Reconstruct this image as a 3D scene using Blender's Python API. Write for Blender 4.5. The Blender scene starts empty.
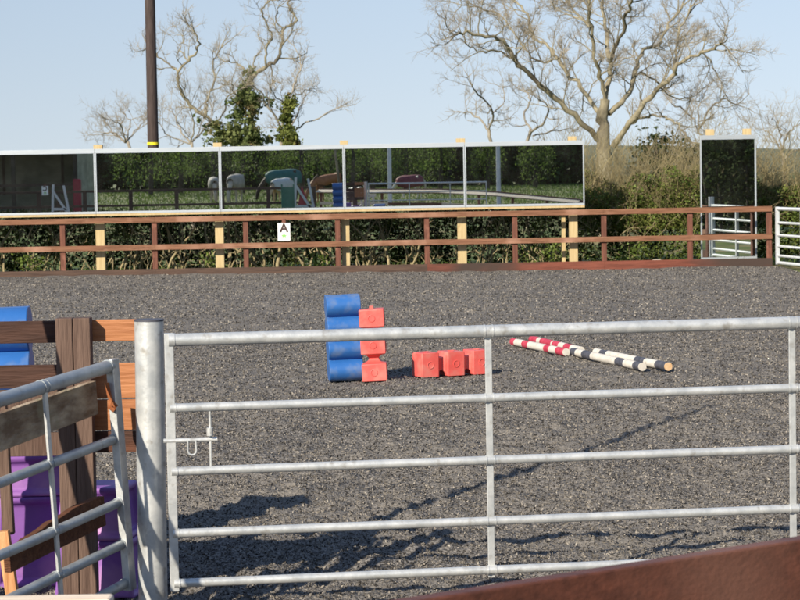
import bpy, bmesh, math, random
import numpy as np
from mathutils import Vector, Matrix
random.seed(7)
RNG = np.random.default_rng(11)
R = math.radians
SC = bpy.context.scene
COL = SC.collection

# ------------------------------------------------------------------ camera
FPX = 2200.0          # focal length in pixels of an 800 px wide frame
H = 2.0               # eye height
PITCH = math.atan(130 / FPX)
ROLL = 0.0178
F_ = Vector((0, math.cos(PITCH), -math.sin(PITCH)))
R0 = Vector((1, 0, 0)); U0 = Vector((0, math.sin(PITCH), math.cos(PITCH)))
RR = R0 * math.cos(ROLL) - U0 * math.sin(ROLL)
UU = U0 * math.cos(ROLL) + R0 * math.sin(ROLL)
CAMP = Vector((0, 0, H))
cd = bpy.data.cameras.new('camera'); cam = bpy.data.objects.new('camera', cd); COL.objects.link(cam)
cd.sensor_width = 36; cd.lens = FPX / 800 * 36; cd.clip_start = .1; cd.clip_end = 4000
m3 = Matrix((RR, UU, -F_)).transposed()
cam.matrix_world = Matrix.Translation(CAMP) @ m3.to_4x4()
cd.dof.use_dof = True; cd.dof.focus_distance = 14; cd.dof.aperture_fstop = 11.5
SC.camera = cam

# ------------------------------------------------------------------ light
SUN_EL, SUN_AZ = R(28), R(32)      # the sun stands behind and left of the camera; shadows run away and to the right
w = bpy.data.worlds.new('World'); SC.world = w; w.use_nodes = True
nt = w.node_tree; nt.nodes.clear()
sky = nt.nodes.new('ShaderNodeTexSky'); sky.sky_type = 'NISHITA'; sky.sun_disc = False
sky.sun_elevation = SUN_EL; sky.sun_rotation = R(180) + SUN_AZ
sky.air_density = 1.0; sky.dust_density = 0.0; sky.ozone_density = 8; sky.altitude = 1500
bg = nt.nodes.new('ShaderNodeBackground'); bg.inputs[1].default_value = 0.068
out = nt.nodes.new('ShaderNodeOutputWorld')
tcw = nt.nodes.new('ShaderNodeTexCoord'); mpw = nt.nodes.new('ShaderNodeMapping'); mpw.inputs['Scale'].default_value = (1, 1, .30); mpw.inputs['Location'].default_value = (0, 0, .055)
nt.links.new(tcw.outputs['Generated'], mpw.inputs[0]); nt.links.new(mpw.outputs[0], sky.inputs[0])
tint = nt.nodes.new('ShaderNodeMix'); tint.data_type = 'RGBA'; tint.blend_type = 'MULTIPLY'; tint.inputs['Factor'].default_value = 1; tint.inputs['B'].default_value = (2.05, 1.30, 1.0, 1)
nt.links.new(sky.outputs[0], tint.inputs['A']); nt.links.new(tint.outputs['Result'], bg.inputs[0])
nt.links.new(bg.outputs[0], out.inputs[0])
sd = bpy.data.lights.new('sun', 'SUN'); sd.energy = 4.8; sd.angle = R(.5); sd.color = (1, .90, .75)
sun = bpy.data.objects.new('sun', sd); COL.objects.link(sun)
SDIR = Vector((math.sin(SUN_AZ) * math.cos(SUN_EL), math.cos(SUN_AZ) * math.cos(SUN_EL), -math.sin(SUN_EL)))
sun.rotation_euler = SDIR.to_track_quat('-Z', 'Y').to_euler()
SC.view_settings.view_transform = 'Standard'; SC.view_settings.look = 'None'
SC.view_settings.exposure = 0.47; SC.view_settings.gamma = 1
SC.render.engine = 'CYCLES'
SC.cycles.max_bounces = 8; SC.cycles.caustics_reflective = False; SC.cycles.caustics_refractive = False

# ------------------------------------------------------------------ pixel helpers (reference pixels, 800x600)
def ray(x, y): return F_ * FPX + RR * (x - 400) + UU * (300 - y)
def P(x, y, Y):
    r = ray(x, y); return CAMP + r * (Y / r.y)
def G(x, y, z=0.0):
    r = ray(x, y); return CAMP + r * ((z - H) / r.z)
YM = 43.4; TILT = .004
def MW(x, y, D):                    # a point seen in the mirrors at unfolded depth D
    v = P(x, y, D); return Vector((v.x, 2 * YM - v.y, v.z - 2 * TILT * (D - YM)))

# ------------------------------------------------------------------ materials
MATS = {}
def mat(name, c1, c2=None, scale=5, stretch=(1, 1, 1), rough=.7, metal=0, bump=0, bscale=None, detail=5, contrast=(.35, .65),
        c3=None, c3scale=3, c3range=(.55, .7), spec=.3, trans=0, island=0):
    m = bpy.data.materials.new(name); m.use_nodes = True; n = m.node_tree; N = n.nodes; L = n.links
    b = N['Principled BSDF']; b.inputs['Roughness'].default_value = rough; b.inputs['Metallic'].default_value = metal
    b.inputs['Specular IOR Level'].default_value = spec
    tc = N.new('ShaderNodeTexCoord'); mp = N.new('ShaderNodeMapping'); mp.inputs['Scale'].default_value = stretch
    L.new(tc.outputs['Object'], mp.inputs[0])
    no = N.new('ShaderNodeTexNoise'); no.inputs['Scale'].default_value = scale; no.inputs['Detail'].default_value = detail
    no.inputs['Roughness'].default_value = .6
    L.new(mp.outputs[0], no.inputs[0])
    rp = N.new('ShaderNodeValToRGB'); e = rp.color_ramp.elements
    e[0].position, e[1].position = contrast
    e[0].color = (*c1, 1); e[1].color = (*(c2 or c1), 1)
    L.new(no.outputs['Fac'], rp.inputs[0]); col = rp.outputs[0]
    if c3:
        n3 = N.new('ShaderNodeTexNoise'); n3.inputs['Scale'].default_value = c3scale; n3.inputs['Detail'].default_value = 4
        L.new(tc.outputs['Object'], n3.inputs[0])
        r3 = N.new('ShaderNodeMapRange'); r3.inputs[1].default_value, r3.inputs[2].default_value = c3range
        L.new(n3.outputs['Fac'], r3.inputs[0])
        mx = N.new('ShaderNodeMix'); mx.data_type = 'RGBA'; mx.inputs['B'].default_value = (*c3, 1)
        L.new(r3.outputs[0], mx.inputs['Factor']); L.new(col, mx.inputs['A']); col = mx.outputs['Result']
    if island:
        ge = N.new('ShaderNodeNewGeometry'); hs = N.new('ShaderNodeHueSaturation')
        mr = N.new('ShaderNodeMapRange'); mr.inputs[3].default_value = 1 - island; mr.inputs[4].default_value = 1 + island
        L.new(ge.outputs['Random Per Island'], mr.inputs[0]); L.new(mr.outputs[0], hs.inputs['Value'])
        L.new(col, hs.inputs['Color']); col = hs.outputs[0]
    L.new(col, b.inputs['Base Color'])
    if bump:
        bn = N.new('ShaderNodeTexNoise'); bn.inputs['Scale'].default_value = bscale or scale * 3; bn.inputs['Detail'].default_value = 4
        L.new(mp.outputs[0], bn.inputs[0])
        bp = N.new('ShaderNodeBump'); bp.inputs['Strength'].default_value = bump; bp.inputs['Distance'].default_value = .02
        L.new(bn.outputs['Fac'], bp.inputs['Height']); L.new(bp.outputs[0], b.inputs['Normal'])
    if trans:
        t = N.new('ShaderNodeBsdfTranslucent'); L.new(col, t.inputs[0])
        ms = N.new('ShaderNodeMixShader'); ms.inputs[0].default_value = trans
        L.new(b.outputs[0], ms.inputs[1]); L.new(t.outputs[0], ms.inputs[2]); L.new(ms.outputs[0], N['Material Output'].inputs[0])
    MATS[name] = m
    return m
gx, gz = (1, 12, 12), (12, 12, 1)
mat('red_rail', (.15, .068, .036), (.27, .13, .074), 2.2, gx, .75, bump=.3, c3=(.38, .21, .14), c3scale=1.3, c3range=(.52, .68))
mat('red_post', (.11, .044, .029), (.19, .077, .05), 2.2, gz, .75, bump=.3, c3=(.30, .13, .09), c3scale=3)
mat('kick_dark', (.07, .045, .035), (.12, .075, .055), 2, gx, .9, bump=.4)
mat('kick', (.13, .042, .027), (.22, .07, .045), 2, gx, .8, bump=.3, c3=(.06, .04, .032), c3scale=.35, c3range=(.5, .6))
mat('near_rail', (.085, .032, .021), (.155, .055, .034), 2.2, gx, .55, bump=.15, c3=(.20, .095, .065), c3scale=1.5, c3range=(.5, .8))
mat('cream', (.48, .36, .18), (.58, .46, .25), 2, gz, .75, bump=.2, c3=(.45, .32, .15), c3scale=7, c3range=(.6, .75))
mat('weathered', (.10, .062, .047), (.165, .108, .082), 2.5, gz, .85, bump=.5, c3=(.10, .06, .045), c3scale=2.5)  # weathered wood, darkened for the shade on the left post and boards
mat('shaded_rail', (.052, .027, .02), (.095, .048, .034), 2.5, gx, .85, bump=.5, c3=(.17, .065, .035), c3scale=2.5, c3range=(.55, .7))  # shade on the screen boards put into a darker wood colour
mat('orange_wood', (.33, .125, .048), (.47, .20, .085), 2.5, gx, .6, bump=.3, c3=(.14, .055, .03), c3scale=6, c3range=(.62, .72))
mat('orange_stake', (.46, .20, .075), (.68, .38, .18), 4, gz, .6, bump=.3)
mat('mossy', (.20, .13, .08), (.50, .40, .28), 3, (5, 1, 5), .9, bump=.7, c3=(.30, .26, .16), c3scale=6)
mat('broken', (.09, .035, .018), (.17, .07, .035), 4, gx, .85, bump=.7)
mat('bare_sunlit_rail', (.74, .58, .42), (.9, .78, .62), 2, gx, .8, bump=.3)  # bare wood made very pale so the mirrored rail looks sunlit
mat('dark_rail', (.055, .035, .028), (.10, .065, .05), 2, gx, .85, bump=.3)
mat('galv', (.50, .52, .52), (.70, .71, .69), 14, (1, 1, 1), .42, metal=.45, bump=.06, bscale=60, c3=(.40, .385, .35), c3scale=22, c3range=(.58, .75), spec=.5)
mat('galv_shaded', (.30, .33, .35), (.42, .45, .46), 9, (1, 1, 1), .5, metal=.4, bump=.06, bscale=60, c3=(.24, .23, .21), c3scale=22, c3range=(.6, .8), spec=.4)  # darker zinc: the shade on the left gate's rails is in the colour
mat('galv_white', (.62, .66, .68), (.76, .79, .8), 5, (1, 1, 1), .45, metal=.2, c3=(.4, .4, .38), c3scale=14, c3range=(.62, .75), spec=.5)
mat('silver', (.52, .57, .60), (.60, .64, .67), 3, gx, .35, metal=.4, spec=.5)
mat('rust', (.22, .06, .02), (.36, .13, .05), 20, rough=.9)
mat('blue', (.022, .115, .36), (.035, .15, .44), 3, rough=.4, bump=.05, c3=(.15, .21, .33), c3scale=7, c3range=(.5, .78), spec=.5)
mat('redp', (.66, .095, .08), (.76, .14, .12), 4, rough=.5, bump=.05, c3=(.58, .25, .20), c3scale=7, c3range=(.48, .78), spec=.4)
mat('purple', (.21, .085, .34), (.28, .115, .41), 3, rough=.55, bump=.05, c3=(.46, .24, .46), c3scale=4, c3range=(.48, .7), spec=.4)  # pinkish patches put sun patches on the blocks into the colour
mat('white', (.58, .54, .47), (.70, .66, .58), 12, rough=.6, c3=(.45, .40, .33), c3scale=16, c3range=(.6, .75))
mat('pole_red', (.42, .03, .06), (.55, .07, .11), 12, rough=.6)
mat('pole_black', (.05, .055, .07), (.10, .10, .12), 12, rough=.6)
mat('pole_tip', (.62, .36, .16), (.7, .5, .3), 12, rough=.8)
mat('creosote', (.045, .032, .028), (.085, .062, .055), 3, gz, .8, bump=.4)
mat('yellow', (.85, .70, .03), rough=.5)
mat('sign', (.82, .83, .80), (.86, .86, .84), 4, rough=.5)
mat('ink', (.06, .035, .03), rough=.6)
mat('logo', (.20, .52, .12), (.30, .62, .18), 30, rough=.6)
mat('bark', (.20, .175, .115), (.36, .32, .22), 3, (3, 3, 1), .95, bump=.6, c3=(.10, .085, .06), c3scale=1.2, c3range=(.5, .68))
mat('bark_grey', (.25, .22, .17), (.38, .34, .27), 3, (3, 3, 1), .95, bump=.5, c3=(.14, .12, .09), c3scale=1.2, c3range=(.5, .68))
mat('twig', (.28, .24, .17), (.42, .36, .27), 1.5, rough=.95)
mat('stem', (.22, .18, .10), (.40, .33, .19), 4, rough=.95)
mat('drytwig', (.24, .20, .10), (.36, .30, .16), 2, rough=.95, island=.25)
mat('leaf_hedge', (.075, .10, .025), (.19, .21, .055), 1.8, rough=.75, spec=.1, trans=.25, c3=(.17, .12, .055), c3scale=2.6, c3range=(.56, .66), island=.45)
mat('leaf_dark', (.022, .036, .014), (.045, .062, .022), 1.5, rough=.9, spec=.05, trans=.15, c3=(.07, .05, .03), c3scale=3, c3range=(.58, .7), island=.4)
mat('leaf_bright', (.10, .16, .03), (.20, .26, .06), 2, rough=.45, trans=.35, island=.3)
mat('leaf_ivy', (.10, .14, .045), (.22, .25, .09), 1.2, rough=.8, trans=.35, c3=(.17, .13, .06), c3scale=1.5, c3range=(.5, .65), island=.4)
mat('leaf_wood', (.03, .055, .016), (.09, .15, .035), .28, rough=.55, trans=.35, contrast=(.42, .6), c3=(.20, .32, .07), c3scale=.3, c3range=(.56, .66), island=.4)  # bright green patches put sunlit leaf clusters into the colour
mat('trunkdark', (.05, .04, .03), (.09, .075, .06), 2, rough=.95)
mat('grass', (.05, .085, .018), (.13, .17, .045), .9, rough=.9, c3=(.25, .21, .10), c3scale=.6, c3range=(.5, .62), bump=.6, bscale=14)
mat('grassblade', (.07, .13, .02), (.15, .21, .05), 1, rough=.7, trans=.3, island=.35)
mat('yard', (.10, .085, .065), (.20, .17, .13), 6, rough=.95, bump=.5)
mat('hill', (.09, .12, .08), (.15, .17, .12), .01, rough=1)
mat('coat_grey', (.42, .36, .29), (.56, .50, .42), 6, rough=.8)
mat('coat_tan', (.55, .36, .22), (.66, .46, .30), 6, rough=.8)
mat('coat_dark', (.035, .024, .018), (.06, .04, .03), 6, rough=.7)
mat('coat_chestnut', (.30, .11, .045), (.40, .16, .07), 6, rough=.6)
mat('coat_white', (.66, .62, .54), (.76, .72, .65), 6, rough=.8)
mat('rug_green', (.03, .13, .13), (.045, .17, .16), 4, rough=.7)
mat('rug_buff', (.30, .28, .25), (.42, .39, .35), 4, rough=.8)
mat('rug_maroon', (.17, .03, .055), (.22, .045, .07), 4, rough=.7)
mat('rug_white', (.55, .55, .55), (.65, .65, .64), 4, rough=.8)
mat('hair', (.05, .035, .025), (.10, .07, .05), 10, rough=.9)
mat('hair_pale', (.5, .42, .3), (.6, .5, .38), 10, rough=.9)
mat('green_paint', (.02, .14, .10), (.03, .18, .13), 5, rough=.5)
mat('maroon_paint', (.32, .02, .04), (.40, .035, .06), 5, rough=.5)
mat('ply', (.30, .29, .22), (.45, .43, .33), 1.2, (1, 1, 3), .9, bump=.2, c3=(.22, .21, .16), c3scale=.8)
mat('roofsheet', (.12, .12, .12), (.18, .18, .17), 2, rough=.8)
mat('stone', (.40, .36, .28), (.5, .45, .36), 8, rough=.95, bump=.5)
# arena surface: dark recycled rubber and fibre
mg = mat('arena', (.045, .041, .037), (.27, .25, .225), 70, rough=.95, bump=.9, bscale=45, detail=6, contrast=(.38, .62), c3=(.215, .195, .168), c3scale=.5, c3range=(.35, .8), spec=.15)
# chippings: colour by chip
mc = bpy.data.materials.new('chips'); mc.use_nodes = True; MATS['chips'] = mc
ge = mc.node_tree.nodes.new('ShaderNodeNewGeometry'); rp = mc.node_tree.nodes.new('ShaderNodeValToRGB')
rp.color_ramp.interpolation = 'CONSTANT'
els = rp.color_ramp.elements; els[0].position = 0; els[0].color = (.035, .032, .03, 1); els[1].position = .30; els[1].color = (.12, .108, .094, 1)
for p_, c_ in ((.55, (.20, .18, .152, 1)), (.80, (.28, .25, .21, 1)), (.95, (.33, .30, .25, 1))):
    q = els.new(p_); q.color = c_
mc.node_tree.links.new(ge.outputs['Random Per Island'], rp.inputs[0]); mc.node_tree.links.new(rp.outputs[0], mc.node_tree.nodes['Principled BSDF'].inputs['Base Color'])
mc.node_tree.nodes['Principled BSDF'].inputs['Roughness'].default_value = .85
# mirror glass, slightly tinted and a little dusty
mm = bpy.data.materials.new('mirror'); mm.use_nodes = True; MATS['mirror'] = mm
b = mm.node_tree.nodes['Principled BSDF']; b.inputs['Metallic'].default_value = 1; b.inputs['Roughness'].default_value = .0
b.inputs['Base Color'].default_value = (.76, .80, .77, 1)
df = mm.node_tree.nodes.new('ShaderNodeBsdfDiffuse'); df.inputs[0].default_value = (.42, .42, .38, 1)
dn = mm.node_tree.nodes.new('ShaderNodeTexNoise'); dn.inputs['Scale'].default_value = 2.5; dn.inputs['Detail'].default_value = 5
tcm = mm.node_tree.nodes.new('ShaderNodeTexCoord'); mm.node_tree.links.new(tcm.outputs['Object'], dn.inputs[0])
dr = mm.node_tree.nodes.new('ShaderNodeMapRange'); dr.inputs[1].default_value = .3; dr.inputs[2].default_value = .75; dr.inputs[3].default_value = .004; dr.inputs[4].default_value = .026
mm.node_tree.links.new(dn.outputs['Fac'], dr.inputs[0])
dm = mm.node_tree.nodes.new('ShaderNodeMixShader'); mm.node_tree.links.new(dr.outputs[0], dm.inputs[0])
mm.node_tree.links.new(b.outputs[0], dm.inputs[1]); mm.node_tree.links.new(df.outputs[0], dm.inputs[2]); mm.node_tree.links.new(dm.outputs[0], mm.node_tree.nodes['Material Output'].inputs[0])

# ------------------------------------------------------------------ mesh helpers
def tag(o, label=None, cat=None, group=None, kind=None):
    if label: o['label'] = label
    if cat: o['category'] = cat
    if group: o['group'] = group
    if kind: o['kind'] = kind
    return o
def empty(name, loc=(0, 0, 0), label=None, cat=None, group=None):
    o = bpy.data.objects.new(name, None); o.location = loc; o.empty_display_size = .2; COL.objects.link(o)
    bpy.context.view_layer.update()
    return tag(o, label, cat, group)
class MB:
    def __init__(s): s.v = []; s.f = []; s.fm = []
    def add(s, vs, fs, mi=0):
        k = len(s.v); s.v += [tuple(v) for v in vs]; s.f += [tuple(i + k for i in f) for f in fs]; s.fm += [mi] * len(fs); return s
    def box(s, c, d, ax=None, mi=0):
        c = Vector(c); X, Y, Z = ax or (Vector((1, 0, 0)), Vector((0, 1, 0)), Vector((0, 0, 1)))
        vs = [c + X * (sx * d[0] / 2) + Y * (sy * d[1] / 2) + Z * (sz * d[2] / 2) for sz in (-1, 1) for sy in (-1, 1) for sx in (-1, 1)]
        return s.add(vs, [(0, 2, 3, 1), (4, 5, 7, 6), (0, 1, 5, 4), (2, 6, 7, 3), (0, 4, 6, 2), (1, 3, 7, 5)], mi)
    def bar(s, a, b, wd, ht, up=(0, 0, 1), mi=0):     # beam from a to b; ht along up, wd across
        a, b, up = Vector(a), Vector(b), Vector(up); X = (b - a); l = X.length; X /= l
        Y = up.cross(X).normalized(); Z = X.cross(Y)
        return s.box((a + b) / 2, (l, wd, ht), (X, Y, Z), mi)
    def tube(s, pts, r, n=10, caps=True, mi=0):
        pts = [Vector(p) for p in pts]; rs = r if isinstance(r, (list, tuple)) else [r] * len(pts)
        t = (pts[1] - pts[0]).normalized(); ref = Vector((0, 0, 1)) if abs(t.z) < .9 else Vector((0, 1, 0))
        nx = t.cross(ref).normalized(); vs = []; 
        for i, p in enumerate(pts):
            t = (pts[min(i + 1, len(pts) - 1)] - pts[max(i - 1, 0)]).normalized()
            nx = (nx - t * nx.dot(t)).normalized(); ny = t.cross(nx)
            vs += [p + (nx * math.cos(2 * math.pi * k / n) + ny * math.sin(2 * math.pi * k / n)) * rs[i] for k in range(n)]
        fs = [(i * n + k, i * n + (k + 1) % n, (i + 1) * n + (k + 1) % n, (i + 1) * n + k) for i in range(len(pts) - 1) for k in range(n)]
        if caps: fs += [tuple(range(n))[::-1], tuple(range((len(pts) - 1) * n, len(pts) * n))]
        return s.add(vs, fs, mi)
    def prism(s, poly, y0, y1, axis='y', mi=0):       # poly in (x,z) extruded along y
        n = len(poly)
        vs = [(p[0], y0, p[1]) for p in poly] + [(p[0], y1, p[1]) for p in poly]
        fs = [tuple(range(n)), tuple(range(n, 2 * n))[::-1]] + [(i + n, (i + 1) % n + n, (i + 1) % n, i) for i in range(n)]
        return s.add(vs, fs, mi)
    def build(s, name, m, parent=None, bev=0, smooth=False, segs=2):
        me = bpy.data.meshes.new(name); me.from_pydata(s.v, [], s.f)
        for q in (m if isinstance(m, (list, tuple)) else [m]): me.materials.append(MATS[q])
        if any(s.fm): me.polygons.foreach_set('material_index', s.fm)
        bm = bmesh.new(); bm.from_mesh(me); bmesh.ops.recalc_face_normals(bm, faces=bm.faces[:]); bm.to_mesh(me); bm.free()
        if smooth:
            me.polygons.foreach_set('use_smooth', [True] * len(me.polygons))
        o = bpy.data.objects.new(name, me); COL.objects.link(o)
        if smooth and smooth != 'all':
            me.set_sharp_from_angle(angle=R(40))
        if parent:
            o.parent = parent; o.matrix_parent_inverse = parent.matrix_world.inverted()
        if bev:
            md = o.modifiers.new('bevel', 'BEVEL'); md.width = bev; md.segments = segs; md.limit_method = 'ANGLE'
        return o
def np_mesh(name, verts, faces, m, parent=None, smooth=False):
    me = bpy.data.meshes.new(name); nf, k = faces.shape
    me.vertices.add(len(verts)); me.vertices.foreach_set('co', np.ascontiguousarray(verts, dtype=np.float32).ravel())
    me.loops.add(nf * k); me.loops.foreach_set('vertex_index', faces.astype(np.int32).ravel())
    me.polygons.add(nf); me.polygons.foreach_set('loop_start', np.arange(0, nf * k, k, dtype=np.int32))
    me.polygons.foreach_set('loop_total', np.full(nf, k, dtype=np.int32))
    if smooth: me.polygons.foreach_set('use_smooth', np.ones(nf, dtype=bool))
    me.update(calc_edges=True); me.materials.append(MATS[m])
    o = bpy.data.objects.new(name, me); COL.objects.link(o)
    if parent:
        o.parent = parent; o.matrix_parent_inverse = parent.matrix_world.inverted()
    return o
def leaf_arrays(pos, size, up_bias=.0, aspect=.55, rng=RNG):
    n = len(pos); a = rng.normal(size=(n, 3)); a /= np.linalg.norm(a, axis=1)[:, None]
    b_ = rng.normal(size=(n, 3)); b_[:, 2] += up_bias; b_ -= a * (a * b_).sum(1)[:, None]; b_ /= np.linalg.norm(b_, axis=1)[:, None]
    c = np.cross(a, b_)
    sz = (size * rng.uniform(.6, 1.35, n))[:, None] if np.isscalar(size) else size[:, None]
    u = b_ * sz * .5; v = c * sz * .5 * aspect
    V = np.stack([pos - u, pos + v + a * sz * .08, pos + u, pos - v + a * sz * .08], 1).reshape(-1, 3)
    return V, np.arange(4 * n).reshape(n, 4)
def leaves(name, pos, size, m, parent=None, aspect=.55, up=0):
    V, Fc = leaf_arrays(np.asarray(pos, dtype=float), size, up, aspect); return np_mesh(name, V, Fc, m, parent)

# ------------------------------------------------------------------ ground, far land
def grid(name, x0, x1, y0, y1, nx, ny, zf, m, warp=1):
    X, Y = np.meshgrid(np.linspace(x0, x1, nx), y0 + (y1 - y0) * np.linspace(0, 1, ny) ** warp); Z = zf(X, Y)
    V = np.stack([X, Y, Z], -1).reshape(-1, 3); i = np.arange(nx * ny).reshape(ny, nx)
    Fc = np.stack([i[:-1, :-1], i[:-1, 1:], i[1:, 1:], i[1:, :-1]], -1).reshape(-1, 4)
    return np_mesh(name, V, Fc, m, smooth=True)
PR = .04; PX, PY = 385, 880; PIT = np.zeros((PY, PX))
def _pits():
    r = np.random.default_rng(77)
    for k in range(1700):
        if k < 900: cx_, cy_ = r.uniform(-7.5, 7), r.uniform(8, 42.5)
        else:       # trodden lines
            t = r.uniform(0, 1); q = k % 3; cx_ = (-3 + 8 * t, 5 - 9 * t, -6 + 10 * t)[q] + r.normal() * .25; cy_ = (10 + 14 * t, 14 + 20 * t, 40.5)[q] + r.normal() * .25
        i0, j0 = int((cy_ - 8) / PR), int((cx_ + 8) / PR)
        if not (5 < i0 < PY - 6 and 5 < j0 < PX - 6): continue
        sx_, dp = r.uniform(.05, .085), r.uniform(.010, .026)
        yy, xx = np.mgrid[i0 - 5:i0 + 6, j0 - 5:j0 + 6]; d2 = ((xx * PR - 8 - cx_) ** 2 + (yy * PR + 8 - cy_) ** 2) / sx_ ** 2
        PIT[i0 - 5:i0 + 6, j0 - 5:j0 + 6] += dp * (-np.exp(-d2) + .55 * np.exp(-(np.sqrt(d2) - 1.5) ** 2 * 3))
_pits()
def pit(X, Y):
    fx = np.clip((X + 8) / PR, 0, PX - 1.01); fy = np.clip((Y - 8) / PR, 0, PY - 1.01); i, j = fy.astype(int), fx.astype(int); a, b_ = fy - i, fx - j
    return (PIT[i, j] * (1 - a) * (1 - b_) + PIT[i, j + 1] * (1 - a) * b_ + PIT[i + 1, j] * a * (1 - b_) + PIT[i + 1, j + 1] * a * b_)
def wob(X, Y):
    z = .010 * np.sin(X * 1.7 + .6 * np.sin(Y * .9)) * np.sin(Y * 1.3 + 1.1 * np.sin(X * .8)) + .007 * np.sin(X * 4.1 + Y * 2.2) * np.sin(Y * 3.7 - X * 1.9)
    z += .006 * np.sin(X * 9.3 + 2 * np.sin(Y * 3)) * np.sin(Y * 8.1)
    f = np.clip((30 - Y) / 14, .15, 1)
    z = z * 1.0 + f * (.020 * np.sin(X * 13.1 + 2.1 * np.sin(Y * 5.3)) * np.sin(Y * 11.7 + 1.7 * np.sin(X * 6.1)) + .011 * np.sin(X * 27 + 3 * np.sin(Y * 9.1)) * np.sin(Y * 23 + 2 * np.sin(X * 11.3)) + .008 * np.sin(X * 44 + 3 * np.sin(Y * 17.1)) * np.sin(Y * 39 + 3 * np.sin(X * 19.3))) - .012
    bank = np.clip((Y - 41.0) / 2.2, 0, 1) * np.clip((1.5 - X) / 6, 0, 1) * .05       # surface thrown up against the far boards
    return z + bank + pit(X, Y)
bpy_ground = grid('ground', -1500, 1500, -1500, 1500, 61, 61, lambda X, Y: -.06 + 0 * X, 'grass')
tag(bpy_ground, 'rough grass field around the riding arena', kind='structure')
AX0, AX1 = -16.5, 7.42
ar = grid('arena_surface', AX0, AX1, 5.6, 43.22, 620, 900, wob, 'arena', 1.5)
tag(ar, 'dark grey rubber and fibre riding surface', kind='structure')
yd = grid('yard_ground', -18, 12, -3, 5.6, 30, 16, lambda X, Y: -.03 + 0 * X, 'yard')
tag(yd, 'bare trodden earth in front of the arena', kind='structure')
hl = MB()
for k, (yy, hh, sd_) in enumerate(((620, 9, 1), (900, 15, 2))):
    pts = [(x, yy, hh * (.55 + .3 * math.sin(x * .006 + sd_ * 2) + .15 * math.sin(x * .021 + sd_))) for x in range(-900, 901, 30)]
    for i in range(len(pts) - 1):
        a, b_ = pts[i], pts[i + 1]
        hl.add([(a[0], a[1] - 160, -1), (b_[0], b_[1] - 160, -1), b_, a, (a[0], a[1] + 200, -1), (b_[0], b_[1] + 200, -1)], [(0, 1, 2, 3), (3, 2, 5, 4)])
tag(hl.build('hills', 'hill'), 'low hills on the horizon', kind='structure')

# loose chippings standing proud of the surface
def chips():
    P_ = []; S_ = []
    for y0, y1, dens, sz in ((8.6, 11.5, 5200, .0165), (11.5, 15, 3800, .0175), (15, 20, 2200, .020), (20, 28, 850, .025), (28, 43, 260, .032)):
        hw = .22 * y1 + .4; n = int(dens * (y1 - y0) * hw * 2)
        x = RNG.uniform(-hw, hw, n); y = RNG.uniform(y0, y1, n); k = (x > AX0) & (x < AX1 - .05); x, y = x[k], y[k]
        P_.append(np.stack([x, y, wob(x, y) + sz * .16], -1)); S_.append(sz * RNG.uniform(.5, 1.5, len(x)))
    return np.concatenate(P_), np.concatenate(S_)
cp, cs = chips()
V, Fc = leaf_arrays(cp, cs, aspect=.45)
tag(np_mesh('rubber_chippings', V, Fc, 'chips'), 'loose rubber and fibre chippings on the arena surface', kind='stuff')

# ------------------------------------------------------------------ fences
def zpx(y, x, Y): return P(x, y, Y).z
YF = 43.3
def fence(name, label, path, post_xy, tops, rail_m, post_m, cap=None, kick=None, rail_h=.10, group='post and rail fences', post_r=.1):
    root = empty(name, (path[0][0], path[0][1], 0), label, 'fence', group)
    for (x, y, z) in post_xy:
        MB().box((x, y + (.075 if name == 'rail_fence' and y > 40 else 0), z / 2 - .1), (post_r, post_r, z + .2)).build('post', post_m, root, bev=.006)
    for k, dz in enumerate(tops):
        for i in range(len(path) - 1):
            a, b_ = Vector(path[i]), Vector(path[i + 1]); off = Vector((0, 0, -dz - rail_h / 2))
            MB().bar(a + off, b_ + off, .04 if not (cap and k == 0) else cap, rail_h).build('rail', rail_m, root, bev=.004)
    if kick:
        for i in range(len(path) - 1):
            a, b_ = Vector(path[i]), Vector(path[i + 1]); a.z = b_.z = kick / 2 - .05
            MB().bar(a, b_, .045, kick + .1).build('kick_board', 'kick_dark' if i < 3 and y > 40 and len(path) == 6 else 'kick', root, bev=.004)
    return root
ZT = P(400, 213, YF).z; RMID = P(400, 240.5, YF).z
XCORN = P(772, 210, YF).x
def px(xp, yp, Y): return P(xp, yp, Y).x
far_posts = [px(x, 240, YF + .08) for x in (63, 155, 246, 341 - 3, 427, 515, 604, 690, 769)]
xs = far_posts[0]
left_posts = [xs - 1.75 * k for k in range(1, 7)]
jt = [xs - 1.75 * 6, px(-60, 240, YF), px(155, 240, YF), px(427, 240, YF), px(604, 240, YF), XCORN]
frng = random.Random(5)
path = [(x, YF, ZT + frng.uniform(-.008, .008)) for x in jt]
fence('rail_fence', 'long red-brown post and rail fence along the far side under the mirrors', path,
      [(x, YF, ZT - .02) for x in left_posts + far_posts], (0, ZT - RMID - .0 + .0), 'red_rail', 'red_post', kick=.14, rail_h=.105)

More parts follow.
